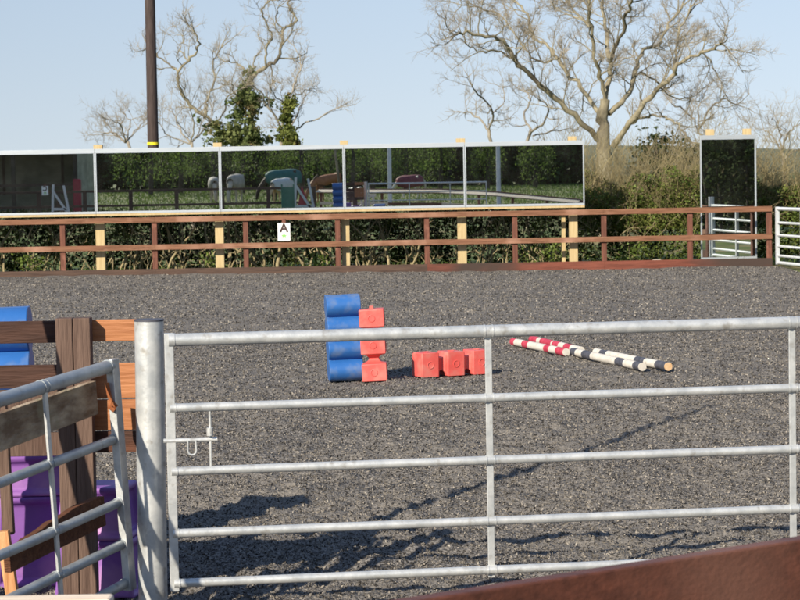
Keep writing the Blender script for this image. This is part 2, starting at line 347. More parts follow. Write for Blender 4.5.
# ------------------------------------------------------------------ mirrors
def mirror_panel(x0, x1, zt, zb, n, tilt=TILT, yaw=0, Y=YM, mid=False, ledge=True):
    labs = n
    c = Vector(((x0 + x1) / 2, Y, zb))
    root = empty('arena_mirror', c, labs, 'mirror', 'mirrors along the far fence')
    W, Hh = x1 - x0, zt - zb
    MB().box((c.x, Y + .012, zb + Hh / 2), (W - .03, .02, Hh - .02)).build('glass', 'mirror', root)
    f = MB()
    f.box((c.x, Y, zt + .035), (W, .05, .085)); f.box((c.x, Y, zb - .02), (W, .05, .045))
    f.box((x0 + .012, Y, zb + Hh / 2), (.023, .045, Hh - .012)); f.box((x1 - .012, Y, zb + Hh / 2), (.023, .045, Hh - .012))
    f.build('frame', 'silver', root, bev=.003)
    if ledge: MB().box((c.x, Y + .02, zb - .065), (W, .09, .04)).build('ledge', 'cream', root)
    root.rotation_euler = (tilt, 0, yaw)      # top leans slightly towards the arena
    return root
ZMB = P(400, 206.3, YM).z; ZMT = P(400, 147.5, YM).z
jx = [px(x, 180, YM) for x in (-150, -28, 95.5, 220.3, 344.3, 465, 584.5)]
labs = ['mirror panel wholly left of the cattle shed panel', 'leftmost mirror panel, reflecting the dark open shed and C letter board',
        'mirror panel behind the tall dark pole, reflecting empty paddock', 'mirror panel above the white A sign, reflecting the grazing horses and green rug',
        'mirror panel right of the A sign one, reflecting the maroon-rugged horse', 'rightmost panel of the mirror row, reflecting dark trees']
# joints: -28..95 | 95..220 | 220..344 | 344..465 | 465..584
labs = labs[1:]
for i in range(1, 6):
    dz = 0
    mirror_panel(jx[i] + .003, jx[i + 1] - .003, ZMT, ZMB, labs[i - 1])
mirror_panel(jx[0] + .003, jx[1] - .003, ZMT, ZMB, 'mirror panel beyond the left edge, next to the shed reflection')
# rail glimpse posts
mposts = [('cream timber post at the joint left of the tall dark pole', 100, 9), ('cream timber post between the pole and the A sign', 219.3, 8.5),
          ('cream timber post just right of the A sign', 345.5, 8), ('cream timber post fourth from the left under the mirror row', 462, 9),
          ('thick cream timber post under the right end of the mirror row', 573.5, 8.5)]
for lb, xp, wpx in mposts:
    x = px(xp, 230, YM + .1); wd = wpx / 50.6
    r = MB().box((x, YM + .16, 1.25), (wd, .12, 2.6 + .1)).build('mirror_post', 'cream', bev=.006)
    r.data.transform(Matrix.Translation((0, 0, 0))); tag(r, lb, 'post', 'cream posts carrying the mirrors')
s_ = MB().bar((px(565, 230, YM), YM + .45, -.1), (px(564.5, 205, YM), YM + .30, 1.35), .075, .075).build('timber_prop', 'cream', bev=.004)
tag(s_, 'thin slanting cream prop beside the thick post at the row\'s right end', 'prop')
# tall mirror at the corner
YT = 43.72
xl, xr = px(699.5, 200, YT), px(757.5, 200, YT); zt, zb = P(728, 139, YT).z, P(728, 257, YT).z
mirror_panel(xl, xr, zt, zb, 'tall upright mirror at the right corner, reflecting the white gate', tilt=0, yaw=R(9.5), Y=YT, ledge=False)
for lb, xp in (('left cream batten standing behind the tall corner mirror', 709.5), ('right cream batten standing behind the tall corner mirror', 747.5)):
    x = px(xp, 135, YT + .1); o = MB().box((x, YT + .12 + (x - (xl + xr) / 2) * .17, zt / 2 + .07), (.17, .06, zt + .26)).build('mirror_batten', 'cream', bev=.004)
    tag(o, lb, 'post', 'battens behind the tall mirror')

# ------------------------------------------------------------------ signs
def text_mesh(ch, size, depth=.002):
    cu = bpy.data.curves.new('t', 'FONT'); cu.body = ch; cu.size = size; cu.extrude = depth; cu.align_x = 'CENTER'; cu.align_y = 'CENTER'; cu.offset = size * .03
    o = bpy.data.objects.new('t', cu); COL.objects.link(o); bpy.context.view_layer.update()
    me = bpy.data.meshes.new_from_object(o.evaluated_get(bpy.context.evaluated_depsgraph_get())); bpy.data.objects.remove(o)
    return me
def letter_board(ch, c, yaw, label, w_=.245, h_=.345):
    root = empty('letter_board', c, label, 'sign', 'dressage letter boards')
    MB().box(c, (w_, .012, h_)).build('board', 'sign', root, bev=.002)
    me = text_mesh(ch, .235); me.transform(Matrix.Rotation(R(90), 4, 'X')); me.transform(Matrix.Translation(Vector(c) + Vector((0, -.009, .07))))
    me.materials.clear(); me.materials.append(MATS['ink'])
    o = bpy.data.objects.new('letter', me); COL.objects.link(o); o.parent = root; o.matrix_parent_inverse = root.matrix_world.inverted()
    lg = MB(); c = Vector(c)
    poly = []
    for k in range(26):
        a = 2 * math.pi * k / 26; rr = .034 + .011 * math.sin(a * 5) + .004 * math.sin(a * 9)
        poly.append((c.x + rr * 1.25 * math.cos(a), c.z - .075 + rr * .8 * math.sin(a)))
    lg.prism(poly, c.y - .0105, c.y - .007)
    lg.box((c.x, c.y - .009, c.z - .122), (.13, .003, .012))
    lg.build('logo', 'logo', root)
    MB().box((c.x, c.y + .006 + .012, c.z + h_ / 2 + .03), (.07, .012, .11)).build('hanger', 'red_post', root)
    root.rotation_euler = (0, 0, yaw)
    return root
sg = P(284, 231.8, YF - .05); letter_board('A', tuple(sg), 0, 'white board with a dark A and green emblem, on the far fence')

# ------------------------------------------------------------------ galvanised gates
def gate(name, label, O, dirv, lean, rails, uprights, L, rt=.03, rb=.021, m='galv', mu=None, tube_end=False, flat=.05, sag=0.0, group='galvanised gates'):
    """O = foot of the end upright on the ground, dirv = horizontal direction, lean = vector added per metre of height"""
    O = Vector(O); d = Vector(dirv).normalized(); ln = Vector(lean)
    root = empty(name, O, label, 'gate', group)
    def pt(s, z): return O + d * s + Vector((0, 0, z - sag * s)) + ln * z
    n_ = d.cross(Vector((0, 0, 1)))
    for i, z in enumerate(rails):
        r = rt if i == 0 else rb
        ts = [0.01 + (L - .02) * k / 8 for k in range(9)]
        MB().tube([pt(t, z) for t in ts], r, 16).build('rail', m, root, smooth=True)
    zt, zb = rails[0], rails[-1]
    for i, s in enumerate(uprights):
        wd = flat if i in (0, len(uprights) - 1) else .031
        e = rt * 1.05 if i in (0, len(uprights) - 1) else -.01
        a, b_ = pt(s, zb - .035) - n_ * (rt * .35), pt(s, zt + e) - n_ * (rt * .35)
        up = (b_ - a).normalized(); X = d
        MB().box((a + b_) / 2, (wd, .012 if i else .035, (b_ - a).length), (X, n_, up))  .build('upright', mu or m, root, bev=.002)
        for k, z in enumerate(rails):
            rr_ = (rt if k == 0 else rb) + .0015; c_ = pt(s, z)
            for sg_ in (-1, 1):
                if 0.03 <= s + sg_ * wd / 2 <= L: MB().tube([c_ + d * sg_ * (wd / 2), c_ + d * sg_ * (wd / 2 + .006)], rr_ + .001, 14).build('weld', m, root, smooth=True)
    return root, pt
YG = 9.75
gO = P(172, 583, YG); gdir = (math.cos(R(7.9)), math.sin(R(7.9)), 0)
zr = [P(180, y, YG).z for y in (340, 408, 471.5, 533.5, 583.5)]
# uprights at px 173, 491, 797
def s_at(xp):
    a = (xp - 400) / FPX
    return (a * YG - gO.x) / (gdir[0] - a * gdir[1])
gO2 = Vector((gO.x, YG, 0))
gt, gpt = gate('field_gate', 'long galvanised five-bar gate across the foreground', gO2, gdir, (0, 0, 0), zr, (0.012, s_at(491 - 3), s_at(797 - 4), 4.15), 4.15, rt=.0285, rb=.0198, flat=.040)
# latch
lt = MB(); s1 = s_at(207)
lt.tube([gpt(s1, zr[1]) , gpt(s1, zr[2])], .0065, 10)
zl = P(190, 440.5, YG).z
lt.tube([gpt(-.022, zl), gpt(s1 + .03, zl)], .011, 10)
lt.tube([gpt(s1 - .0, zl + .02) - Vector((0, .02, 0)), gpt(s1, zl + .055) - Vector((0, .02, 0))], .015, 10)
u = [gpt(s_at(184.5), zl) + Vector((0, -.012, 0))]
for k in range(9):
    a = math.pi * k / 8; u.append(gpt(s_at(188.5) - .019 * math.cos(a), zl - .045 - .02 * math.sin(a)) + Vector((0, -.012, 0)))
u.append(gpt(s_at(192.5), zl) + Vector((0, -.012, 0)))
lt.tube(u, .0045, 8)
lt.build('latch', 'galv', gt, smooth=True)
# steel gate post
YP = 9.88
c0, c1 = P(148.5, 321, YP), P(152, 605, YP)
rad = 14.6 / (FPX / YP)
pr = empty('steel_gate_post', (c1.x, YP, 0), 'thick galvanised round post between the two near gates', 'post')
c1 = Vector((c1.x + .002, YP, -.3)); c0 = Vector((c0.x, YP, c0.z))
c0.x = P(149, 321, YP).x
MB().tube([c1, c0], rad, 40).build('pole', 'galv', pr, smooth=True)
MB().tube([c0, c0 + Vector((0, 0, .008))], rad * 1.02, 40).build('cap', 'pole_black', pr, smooth=True)
# left leaning gate
YL = 9.9
dl = Vector((-.316, -.949, 0)).normalized()
zs = [P(112, 366, YL).z, P(113, 438.6, YL).z, P(121, 501.6, YL).z, P(125, 543, YL).z, P(130, 582, YL).z]
xt, xb = P(110.5, 366, YL).x, P(127.5, 582, YL).x
lean = ((xt - xb) / (zs[0] - zs[4]), 0, 0)
O_ = Vector((xb - lean[0] * zs[4], YL, 0))
lg_, lpt = gate('leaning_field_gate', 'sagging galvanised gate at the left, swung towards the camera', O_, dl, lean, zs, (0, .66, 1.75, 2.9), 2.9, rt=.030, rb=.0215, flat=.066, sag=.045, m='galv_shaded', mu='galv')
rb_ = MB(); q = lpt(0.02, zs[0] - .12) + Vector((-.0, -.03, 0))
rb_.tube([q + Vector((-.012, 0, .05)), q + Vector((-.004, 0, .0)), q + Vector((.008, 0, -.04)), q + Vector((.03, 0, -.06))], .010, 8)
rb_.tube([q + Vector((.008, 0, -.03)), q + Vector((.0, 0, -.06)), q + Vector((.02, 0, -.075))], .012, 8)
rb_.build('hook', 'rust', lg_, smooth=True)

# white gate beside the corner mirror
YC = 43.25
gc = Vector((px(777.5, 235, YC), YC, 0)); gd = Vector((.55, -3, 0)).normalized()
zc = [P(780, y, YC).z for y in (208.5, 222.5, 235, 246, 255.5, 262.5)]
def gate_white():
    root = empty('white_metal_gate', gc, 'white metal gate at the right end of the far fence', 'gate')
    L = 3.05
    for i, z in enumerate(zc):
        MB().tube([gc + Vector((0, 0, z)), gc + gd * L + Vector((0, 0, z))], .034 if i in (0, 5) else .026, 10).build('rail', 'galv_white', root, smooth=True)
    for s in (0, 1.35, L):
        MB().box(gc + gd * s + Vector((0, 0, (zc[0] + zc[-1]) / 2)), (.06, .085 if s in (0, L) else .07, zc[0] - zc[-1] + .07), (Vector((gd.y, -gd.x, 0)), gd, Vector((0, 0, 1)))).build('upright', 'galv_white', root, bev=.003)
    MB().tube([gc + gd * (L + .12) + Vector((0, 0, -.1)), gc + gd * (L + .12) + Vector((0, 0, 1.3))], .06, 14).build('hanging_post', 'galv_white', root, smooth=True)
gate_white()
# right side fence on from that gate
fp = gc + gd * 3.4
pp = [(fp.x + .02 * k, fp.y - 1.8 * k, 1.12) for k in range(0, 19)]
fence('side_fence', 'red-brown rail fence down the right-hand side of the arena', [pp[0], pp[6], pp[12], pp[18]], pp, (0, .53), 'red_rail', 'red_post', kick=.14)

# ------------------------------------------------------------------ timber screen at the left
YW = 10.16
def hb(x0, x1, ya, yb, Y, m, name, root, th=.028, skew=0, ends=None):
    a, b_ = P(x0, ya, Y), P(x0, yb, Y); c, d = P(x1, ya, Y), P(x1, yb, Y)
    zt_, zb_ = (a.z + b_.z) / 2, (c.z + d.z) / 2
    return MB().bar((a.x, Y, zt_), (c.x, Y, zb_), th, abs(a.z - b_.z)).build(name, m, root, bev=.003)
sc_ = empty('timber_screen', (-2, YW, 0), 'brown boarded timber fence left of the steel post', 'fence')
def hboard(x0, x1, yt, yb, xref, m, name='board', Y=YW, th=.028):
    z1, z0 = P(xref, yt, Y).z, P(xref, yb, Y).z
    X0, X1 = P(x0, yt, Y).x, P(x1, yt, Y).x
    return MB().bar((X0, Y, (z0 + z1) / 2), (X1, Y, (z0 + z1) / 2), th, z1 - z0).build(name, m, sc_, bev=.003)
hboard(-35, 74, 321, 343, 30, 'shaded_rail')
hboard(74.5, 146, 319.5, 341, 110, 'orange_wood')
hboard(-35, 74, 365, 388, 30, 'shaded_rail')
hboard(74.5, 146, 363, 398, 110, 'orange_wood', Y=YW + .002)
hboard(-35, 74, 389.5, 431, 30, 'weathered', Y=YW)
hboard(-35, 74, 432.5, 456, 30, 'weathered', Y=YW)
hboard(74.5, 146, 399.5, 430, 110, 'orange_wood')
hboard(74.5, 146, 431, 452, 110, 'shaded_rail')
pxl, pxr = P(56, 330, YW - .09).x, P(90.5, 330, YW - .09).x
ztp = P(73, 318, YW - .09).z
hw = (pxr - pxl) / 2 - .0015
MB().box((pxl + hw / 2 + 0, YW - .065, ztp / 2 - .1), (hw, .09, ztp + .2)).build('post', 'weathered', sc_, bev=.004)
MB().box((pxr - hw / 2, YW - .066, ztp / 2 - .1), (hw, .09, ztp + .2)).build('post', 'weathered', sc_, bev=.004)
for xq in (-1.9, -3.0, -3.2):
    pass
MB().box((-2.12, YW - .065, .6), (.12, .09, 1.4)).build('post', 'weathered', sc_, bev=.004)

# broken board fence parallel to the leaning gate
offv = Vector((-.075, .03, 0))
def gp(s, z): return lpt(s, z) + offv
bk = empty('broken_plank', gp(.5, 0), 'mossy wide plank tied behind the sagging gate\'s top rail', 'plank')
def plank(pts_top, pts_bot, th, m, name, root=None):
    n_ = dl.cross(Vector((0, 0, 1))).normalized() * th; N_ = len(pts_top)
    poly = [Vector(p) for p in pts_top] + [Vector(p) for p in pts_bot[::-1]]
    vs = [p - n_ / 2 for p in poly] + [p + n_ / 2 for p in poly]; k = len(poly)
    mb = MB(); 
    fs = [(i, i + 1, 2 * N_ - 2 - i, 2 * N_ - 1 - i) for i in range(N_ - 1)]
    mb.add(vs, fs + [tuple(j + k for j in f)[::-1] for f in fs] + [(i, (i + 1) % k, (i + 1) % k + k, i + k) for i in range(k)])
    return mb.build(name, m, root, bev=.002)
def row(s0, s1, zf, n=13, jit=0):
    r = random.Random(3); return [gp(s0 + (s1 - s0) * k / (n - 1), zf(k / (n - 1)) + (r.uniform(-jit, jit) if jit else 0)) for k in range(n)]
plank(row(.03, 1.02, lambda t: 1.075 - .01 * t), row(.03, 1.02, lambda t: .925 - .015 * t), .03, 'mossy', 'board', bk)
bk2 = empty('splintered_plank', gp(.4, 0), 'dark splintered plank with a torn edge behind the sagging gate\'s middle bars', 'plank')
plank(row(.04, .94, lambda t: .555 - .035 * t + .012 * math.sin(5 * t) - .03 * max(0, t - .8) * 5 + (.018 if .5 < t < .58 else 0), jit=.005), row(.04, .94, lambda t: .42 - .015 * t), .03, 'broken', 'board', bk2)
def stake(xt, yt, xb, yb, Y, wpx, m, name, lab):
    a, b_ = P(xt, yt, Y), P(xb, yb, Y); wd = wpx * Y / FPX
    d = (b_ - a).normalized(); b_ = b_ + d * (b_.z / -d.z + .05) if wpx == 12 else b_
    o = MB().bar(a, b_, .05, wd, up=(1, 0, 0)).build(name, m, bev=.003); return tag(o, lab, 'stake')
stake(3, 531, 12, 592, 9.25, 12, 'orange_stake', 'broken_stake', 'bright orange broken stake at the far left beside the purple blocks')
o = stake(1, 402, 9, 534, 9.32, 11, 'weathered', 'leaning_stake', 'grey weathered leaning stake at the left edge behind the gate bars')
# near low rail whose top shows at the bottom left
Yn = 6.0; zz = P(50, 597.5, Yn).z; xa, xb_ = P(-120, 598, Yn).x, P(112, 598, Yn).x
nr = empty('low_timber_rail', (xa, Yn, 0), 'pale weathered low rail at the bottom left corner', 'rail')
MB().bar((xa, Yn, zz - .05), (xb_, Yn, zz - .05), .09, .10).build('rail', 'bare_sunlit_rail', nr, bev=.008)
for x in (xa + .1, xb_ - .1): MB().box((x, Yn + .09, zz / 2 - .1), (.09, .09, zz + .05)).build('post', 'bare_sunlit_rail', nr, bev=.006)

# ------------------------------------------------------------------ near brown rail (bottom right) and its run behind
def zoff(s): return s
fB = [(-3.0, 2.8, 1.05), (-.35, 4.8, None), (1.6, 6.25, None), (3.6, 7.7, .90), (6.4, 9.6, .62)]
z0 = 0; p1 = P(800, 530, 5.85)
p0 = P(400, 592, 5.06); fB[1] = tuple(p0 + (p1 - p0) * (-.35 / 1.06)); fB[2] = tuple(p0 + (p1 - p0) * 1.5)
nf = empty('angled_fence', (0, 5.06, 0), 'near brown fence whose blurred top rail crosses the bottom right', 'fence', 'post and rail fences')
for i in range(len(fB) - 1):
    a, b_ = Vector(fB[i]), Vector(fB[i + 1]); 
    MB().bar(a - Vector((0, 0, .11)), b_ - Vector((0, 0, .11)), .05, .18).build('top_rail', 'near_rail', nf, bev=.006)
    fn = Vector((-(b_ - a).y, (b_ - a).x, 0)).normalized(); cu_ = Vector((fn.x * math.cos(R(65)), fn.y * math.cos(R(65)), math.sin(R(65))))
    dn_ = Vector((fn.x * math.cos(R(25)), fn.y * math.cos(R(25)), -math.sin(R(25)))) * .11 + Vector((0, 0, -.07)) + fn * .03
    MB().bar(a + dn_, b_ + dn_, .21, .025, up=tuple(cu_)).build('sun_capping', 'bare_sunlit_rail', nf, bev=.004)  # added slope, tilted so the rail seen in the mirrors catches the sun
    a2, b2 = a - Vector((0, 0, .58)), b_ - Vector((0, 0, .58))
    MB().bar(a2, b2, .045, .1).build('lower_rail', 'bare_sunlit_rail' if i != 1 else 'near_rail', nf, bev=.004)
dfn = (Vector(fB[4]) - Vector(fB[0])); 
for k in range(9):
    t = k / 8; i = 0
    x = -3.0 + 9.4 * t
    for j in range(4):
        if fB[j][0] <= x <= fB[j + 1][0] + 1e-6: i = j
    a, b_ = fB[i], fB[i + 1]; q = (x - a[0]) / (b_[0] - a[0]); y = a[1] + q * (b_[1] - a[1]); z = a[2] + q * (b_[2] - a[2])
    if -.35 < x < 1.8: continue
    MB().box((x + .05, y - .08, (z - .06) / 2 - .1), (.1, .1, z - .06 + .2)).build('post', 'red_post', nf, bev=.005)

# dark fence seen in the mirrors, left
zA = MW(110, 190, 2 * YM - 2.8).z
pA = [(-3.2 - 1.75 * k, 2.8 + .0 * k, zA) for k in range(0, 9)]
fence('paddock_fence', 'dark paddock fence behind the camera, seen in the mirrors', [pA[0], pA[4], pA[8]], pA, (0, .56), 'dark_rail', 'dark_rail', rail_h=.09, post_r=.14)
cx = MW(45, 192, 2 * YM - 2.9)
lb = letter_board('C', (cx.x, 2.9, cx.z + .05), 0, 'white C letter board on the dark paddock fence, seen in the mirrors')
lb.rotation_euler = (0, 0, R(180))

# ------------------------------------------------------------------ jump blocks
def wave_stack(label, base, n, pitch, width, depth, tilt, yaw):
    root = empty('wave_block', base, label, 'jump block', 'blue wave jump blocks')
    poly = []
    # side profile (y = depth axis, z up): bulges front and back
    nn = 12
    front = []
    for k in range(n):
        for j in range(nn):
            t = j / nn; front.append((-depth / 2 - .40 * pitch * (math.sin(math.pi * t) ** .7) , (k + t) * pitch))
    front.append((-depth / 2, n * pitch))
    back = [(-y_, z_) for y_, z_ in front][::-1]
    # round the top
    prof = front[:-1] + [(-depth / 2 + .01, n * pitch), ] + [(depth / 2 - .01, n * pitch)] + back[1:]
    mb = MB(); k = len(prof)
    vs = [(-width / 2, p[0], p[1]) for p in prof] + [(width / 2, p[0], p[1]) for p in prof]
    half = len(prof) // 2
    fs = [(i, (i + 1) % k, (i + 1) % k + k, i + k) for i in range(k)]
    mb.add(vs, fs)
    ends = [(i, i + 1, k - 2 - i, k - 1 - i) for i in range(half - 1)]
    mb.add(vs, [e for e in ends] + [tuple(j + k for j in e)[::-1] for e in ends])
    o = mb.build('shell', 'blue', root, smooth=True)
    bm = bmesh.new(); bm.from_mesh(o.data); bmesh.ops.remove_doubles(bm, verts=bm.verts[:], dist=1e-5); bmesh.ops.recalc_face_normals(bm, faces=bm.faces[:])
    bmesh.ops.triangulate(bm, faces=[f for f in bm.faces if abs(f.normal.x) > .9]); bm.to_mesh(o.data); bm.free()
    o.data.set_sharp_from_angle(angle=R(38)); md = o.modifiers.new('b', 'BEVEL'); md.width = .006; md.segments = 2; md.limit_method = 'ANGLE'; md.angle_limit = R(50)
    o.location = (0, 0, 0); o.matrix_parent_inverse = Matrix.Identity(4)
    root.rotation_euler = (0, tilt, yaw)
    return root
gb = G(345.5, 381.5)
wave_stack('tall blue wave block standing on the sand beside the red one', (gb.x, gb.y + .15, 0), 4, .205, .325, .15, R(-1.6), R(7))
gl = 11.25
wave_stack('blue wave block at the left edge behind the boarded fence', (P(2, 340, gl).x, gl, 0), 6, .222, .34, .14, R(-1.2), R(4))

def spool_block(label, base, horizontal, yaw, tilt=0, sz=.235, seg=3, blk=.155, waist=.09, nw=.095):
    """square blocks joined by hollowed necks; built upright then laid down"""
    root = empty('spool_block', base, label, 'jump block', 'red jump blocks')
    rows = []; z = 0
    h = sz / 2
    for k in range(seg):
        rows += [(z, h - .006), (z + .006, h), (z + blk - .006, h), (z + blk, h - .006)]
        z += blk
        if k < seg - 1:
            for j in range(1, 10):
                t = j / 10; rows.append((z + waist * t, h - .012 - (h - nw / 2 - .012) * math.sin(math.pi * t) ** .6))
            z += waist
    mb = MB(); vs = []
    for zz_, r in rows: vs += [(-r, -r, zz_), (r, -r, zz_), (r, r, zz_), (-r, r, zz_)]
    fs = [(4 * i + k, 4 * i + (k + 1) % 4, 4 * i + 4 + (k + 1) % 4, 4 * i + 4 + k) for i in range(len(rows) - 1) for k in range(4)]
    fs += [(0, 3, 2, 1), tuple(4 * (len(rows) - 1) + k for k in range(4))]
    mb.add(vs, fs)
    body = mb.build('block', 'redp', root, smooth=True, bev=.004)
    rings = []; z = 0
    for k in range(seg):
        zc_ = z + blk / 2
        for sgn, ax in ((-1, 'y'), (1, 'y'), (-1, 'x'), (1, 'x')):
            ring = []
            for q in range(15):
                a = 2 * math.pi * q / 14
                u_, v_ = .032 * math.cos(a), .032 * math.sin(a)
                ring.append((u_, sgn * (h + .001), zc_ + v_) if ax == 'y' else (sgn * (h + .001), u_, zc_ + v_))
            rings.append(MB().tube(ring, .0045, 5).build('roundel', 'redp', root, smooth=True))
        z += blk + waist
    kn = MB().box((0, 0, z - waist + .012), (.04, .04, .03)); knb = kn.build('stud', 'redp', root, bev=.003)
    for o in [body, knb] + rings: o.matrix_parent_inverse = Matrix.Identity(4)
    if horizontal:
        root.rotation_euler = (Matrix.Rotation(yaw, 4, 'Z') @ Matrix.Rotation(R(90), 4, 'Y')).to_euler()
        root.location = Vector(base) + Vector((0, 0, h))
    else:
        root.rotation_euler = (0, tilt, yaw)
    return root
gr = G(374, 381)
spool_block('red jump block standing on end against the blue one', (gr.x + .012, gr.y + .06, 0), False, R(-2), R(-2), blk=.17, waist=.088)
ga = G(409, 378.5); gb_ = G(486, 377)
ga = G(412.5, 378); spool_block('red jump block lying flat on the sand', (ga.x + .045, ga.y + .10, 0), True, R(24), blk=.185, waist=.09, nw=.12)

# purple blocks
def purple_block(label, base, w_, h_, d_, yaw, inset=True):
    root = empty('purple_block', base, label, 'jump block', 'purple jump blocks')
    mb = MB(); t = .03
    vs = [(-w_ / 2, -d_ / 2, 0), (w_ / 2, -d_ / 2, 0), (w_ / 2, d_ / 2, 0), (-w_ / 2, d_ / 2, 0),
          (-w_ / 2 + t, -d_ / 2 + t, h_), (w_ / 2 - t, -d_ / 2 + t, h_), (w_ / 2 - t, d_ / 2 - t, h_), (-w_ / 2 + t, d_ / 2 - t, h_)]
    mb.add(vs, [(3, 2, 1, 0), (4, 5, 6, 7), (0, 1, 5, 4), (1, 2, 6, 5), (2, 3, 7, 6), (3, 0, 4, 7)])
    o = mb.build('shell', 'purple', root)
    bm = bmesh.new(); bm.from_mesh(o.data)
    side = [f for f in bm.faces if abs(f.normal.z) < .5]
    bmesh.ops.inset_individual(bm, faces=side, thickness=.035, depth=0)
    bmesh.ops.inset_individual(bm, faces=side, thickness=.02, depth=-.03)
    bm.to_mesh(o.data); bm.free()
    md = o.modifiers.new('b', 'BEVEL'); md.width = .012; md.segments = 3; md.limit_method = 'ANGLE'; md.angle_limit = R(25)
    o.matrix_parent_inverse = Matrix.Identity(4)
    root.rotation_euler = (0, 0, yaw)
    return root
b1 = P(34, 586, 10.62)
purple_block('lower purple block of the left pair behind the broken planks', (b1.x, 10.82, 0), .44, .44, .40, R(10))
purple_block('upper purple block of the left pair behind the gate bars', (b1.x - .005, 10.82, .442), .38, .20, .34, R(7))
b2 = P(107, 590, 10.3)
purple_block('lower purple block of the right pair beside the steel post', (b2.x - .03, 10.5, 0), .40, .27, .36, R(-12))
purple_block('upper purple block of the right pair beside the steel post', (b2.x - .05, 10.5, .272), .36, .25, .33, R(-8))

# ------------------------------------------------------------------ jump poles
def jump_pole(label, pa, pb, cols, tip, r=.042, group='striped jump poles'):
    a = Vector((pa.x, pa.y, r + .006)); b_ = Vector((pb.x, pb.y, r + .006))
    root = empty('jump_pole', a, label, 'pole', group)
    n = len(cols); tot = sum(c[1] for c in cols); t = 0
    for c, l in cols:
        q0, q1 = a.lerp(b_, t / tot), a.lerp(b_, (t + l) / tot); t += l
        MB().tube([q0, q1], r, 20, caps=True).build('stripe', c, root, smooth=True)
    d = (b_ - a).normalized()
    MB().tube([b_, b_ + d * .012], r * .96, 20).build('end_cap', tip, root, smooth=True)
    return root
Rr, W_, K = 'pole_red', 'white', 'pole_black'
jump_pole('front red and white striped pole with a pale round end', G(513, 341.5, .05), G(566, 352, .05), [(Rr, .5), (W_, 1), (Rr, .7), (W_, 2.0), (Rr, .6), (W_, .8), (Rr, .9)], 'white')
jump_pole('rear red and white striped pole lying behind the front one', G(532, 339, .05), G(581, 350.3, .05), [(Rr, .9), (W_, .4), (Rr, 1.3), (W_, .15), (Rr, .7), (W_, .6), (Rr, .7), (W_, .9)], 'white')
jump_pole('front black and white striped pole with a white end', G(573, 351.5, .05), G(642, 366.5, .05), [(K, .5), (W_, .6), (K, .8), (W_, 1.1), (W_, 1.1), (K, .7), (W_, .8), (K, .5)], 'white')
jump_pole('rear black and white striped pole with a brown end', G(596, 352.0, .05), G(668, 366.3, .05), [(W_, .5), (K, .5), (W_, 2.2), (K, .7), (W_, .8), (K, .7)], 'pole_tip')

# ------------------------------------------------------------------ branches and trees
class Twigs:
    def __init__(s): s.V = []; s.F = []; s.n = 0
    def tube(s, pts, rs, n):
        pts = np.asarray(pts); m_ = len(pts); rs = np.asarray(rs)
        T = np.gradient(pts, axis=0); T /= np.linalg.norm(T, axis=1)[:, None] + 1e-9
        ref = np.array([.37, .81, .45]); A = np.cross(T, ref); A /= np.linalg.norm(A, axis=1)[:, None] + 1e-9; B = np.cross(T, A)
        an = np.arange(n) * 2 * np.pi / n
        ring = pts[:, None, :] + rs[:, None, None] * (A[:, None, :] * np.cos(an)[None, :, None] + B[:, None, :] * np.sin(an)[None, :, None])
        s.V.append(ring.reshape(-1, 3)); i = np.arange(m_ * n).reshape(m_, n) + s.n; j = np.roll(i, -1, axis=1)
        s.F.append(np.stack([i[:-1], j[:-1], j[1:], i[1:]], -1).reshape(-1, 4)); s.n += m_ * n
    def build(s, name, m, parent=None):
        return np_mesh(name, np.concatenate(s.V), np.concatenate(s.F), m, parent, smooth=True)
def smooth_path(pts, sub=4):
    pts = [np.array(p, dtype=float) for p in pts]; P_ = [pts[0] * 2 - pts[1]] + pts + [pts[-1] * 2 - pts[-2]]; o = []
    for i in range(1, len(P_) - 2):
        for k in range(sub):
            t = k / sub; a, b_, c, d = P_[i - 1:i + 3]
            o.append(.5 * ((2 * b_) + (-a + c) * t + (2 * a - 5 * b_ + 4 * c - d) * t * t + (-a + 3 * b_ - 3 * c + d) * t ** 3))
    o.append(pts[-1]); return np.array(o)
def grow(tw, rng, p, d, L, r, lvl, up=.15, kids=(6, 5, 4), gn=.28, thick=None):
    n = 5 if lvl > 0 else 3
    pts = [p]; q = p.copy(); d = d / np.linalg.norm(d)
    for k in range(n):
        d = d + rng.normal(size=3) * gn + np.array([0, 0, up * .5]); d /= np.linalg.norm(d); q = q + d * L / n; pts.append(q)
    rs = np.linspace(r, r * .35, n + 1)
    (thick if (thick is not None and lvl >= 2) else tw).tube(pts, rs, 4 if lvl >= 2 else 3)
    if lvl > 0:
        for k in range(kids[lvl - 1] if lvl <= len(kids) else kids[-1]):
            i = rng.integers(1, n + 1); t = rng.uniform(.15, 1); i0 = min(int(t * n), n - 1); f = t * n - i0
            b_ = pts[i0] * (1 - f) + pts[i0 + 1] * f
            dd = pts[i0 + 1] - pts[i0]; dd /= np.linalg.norm(dd)
            e = rng.normal(size=3); e -= dd * e.dot(dd); e /= np.linalg.norm(e)
            a = rng.uniform(.5, 1.15); grow(tw, rng, b_, dd * math.cos(a) + e * math.sin(a) + np.array([0, 0, up]), L * rng.uniform(.42, .72), max(r * .48, .004), lvl - 1, up, kids, gn, thick)
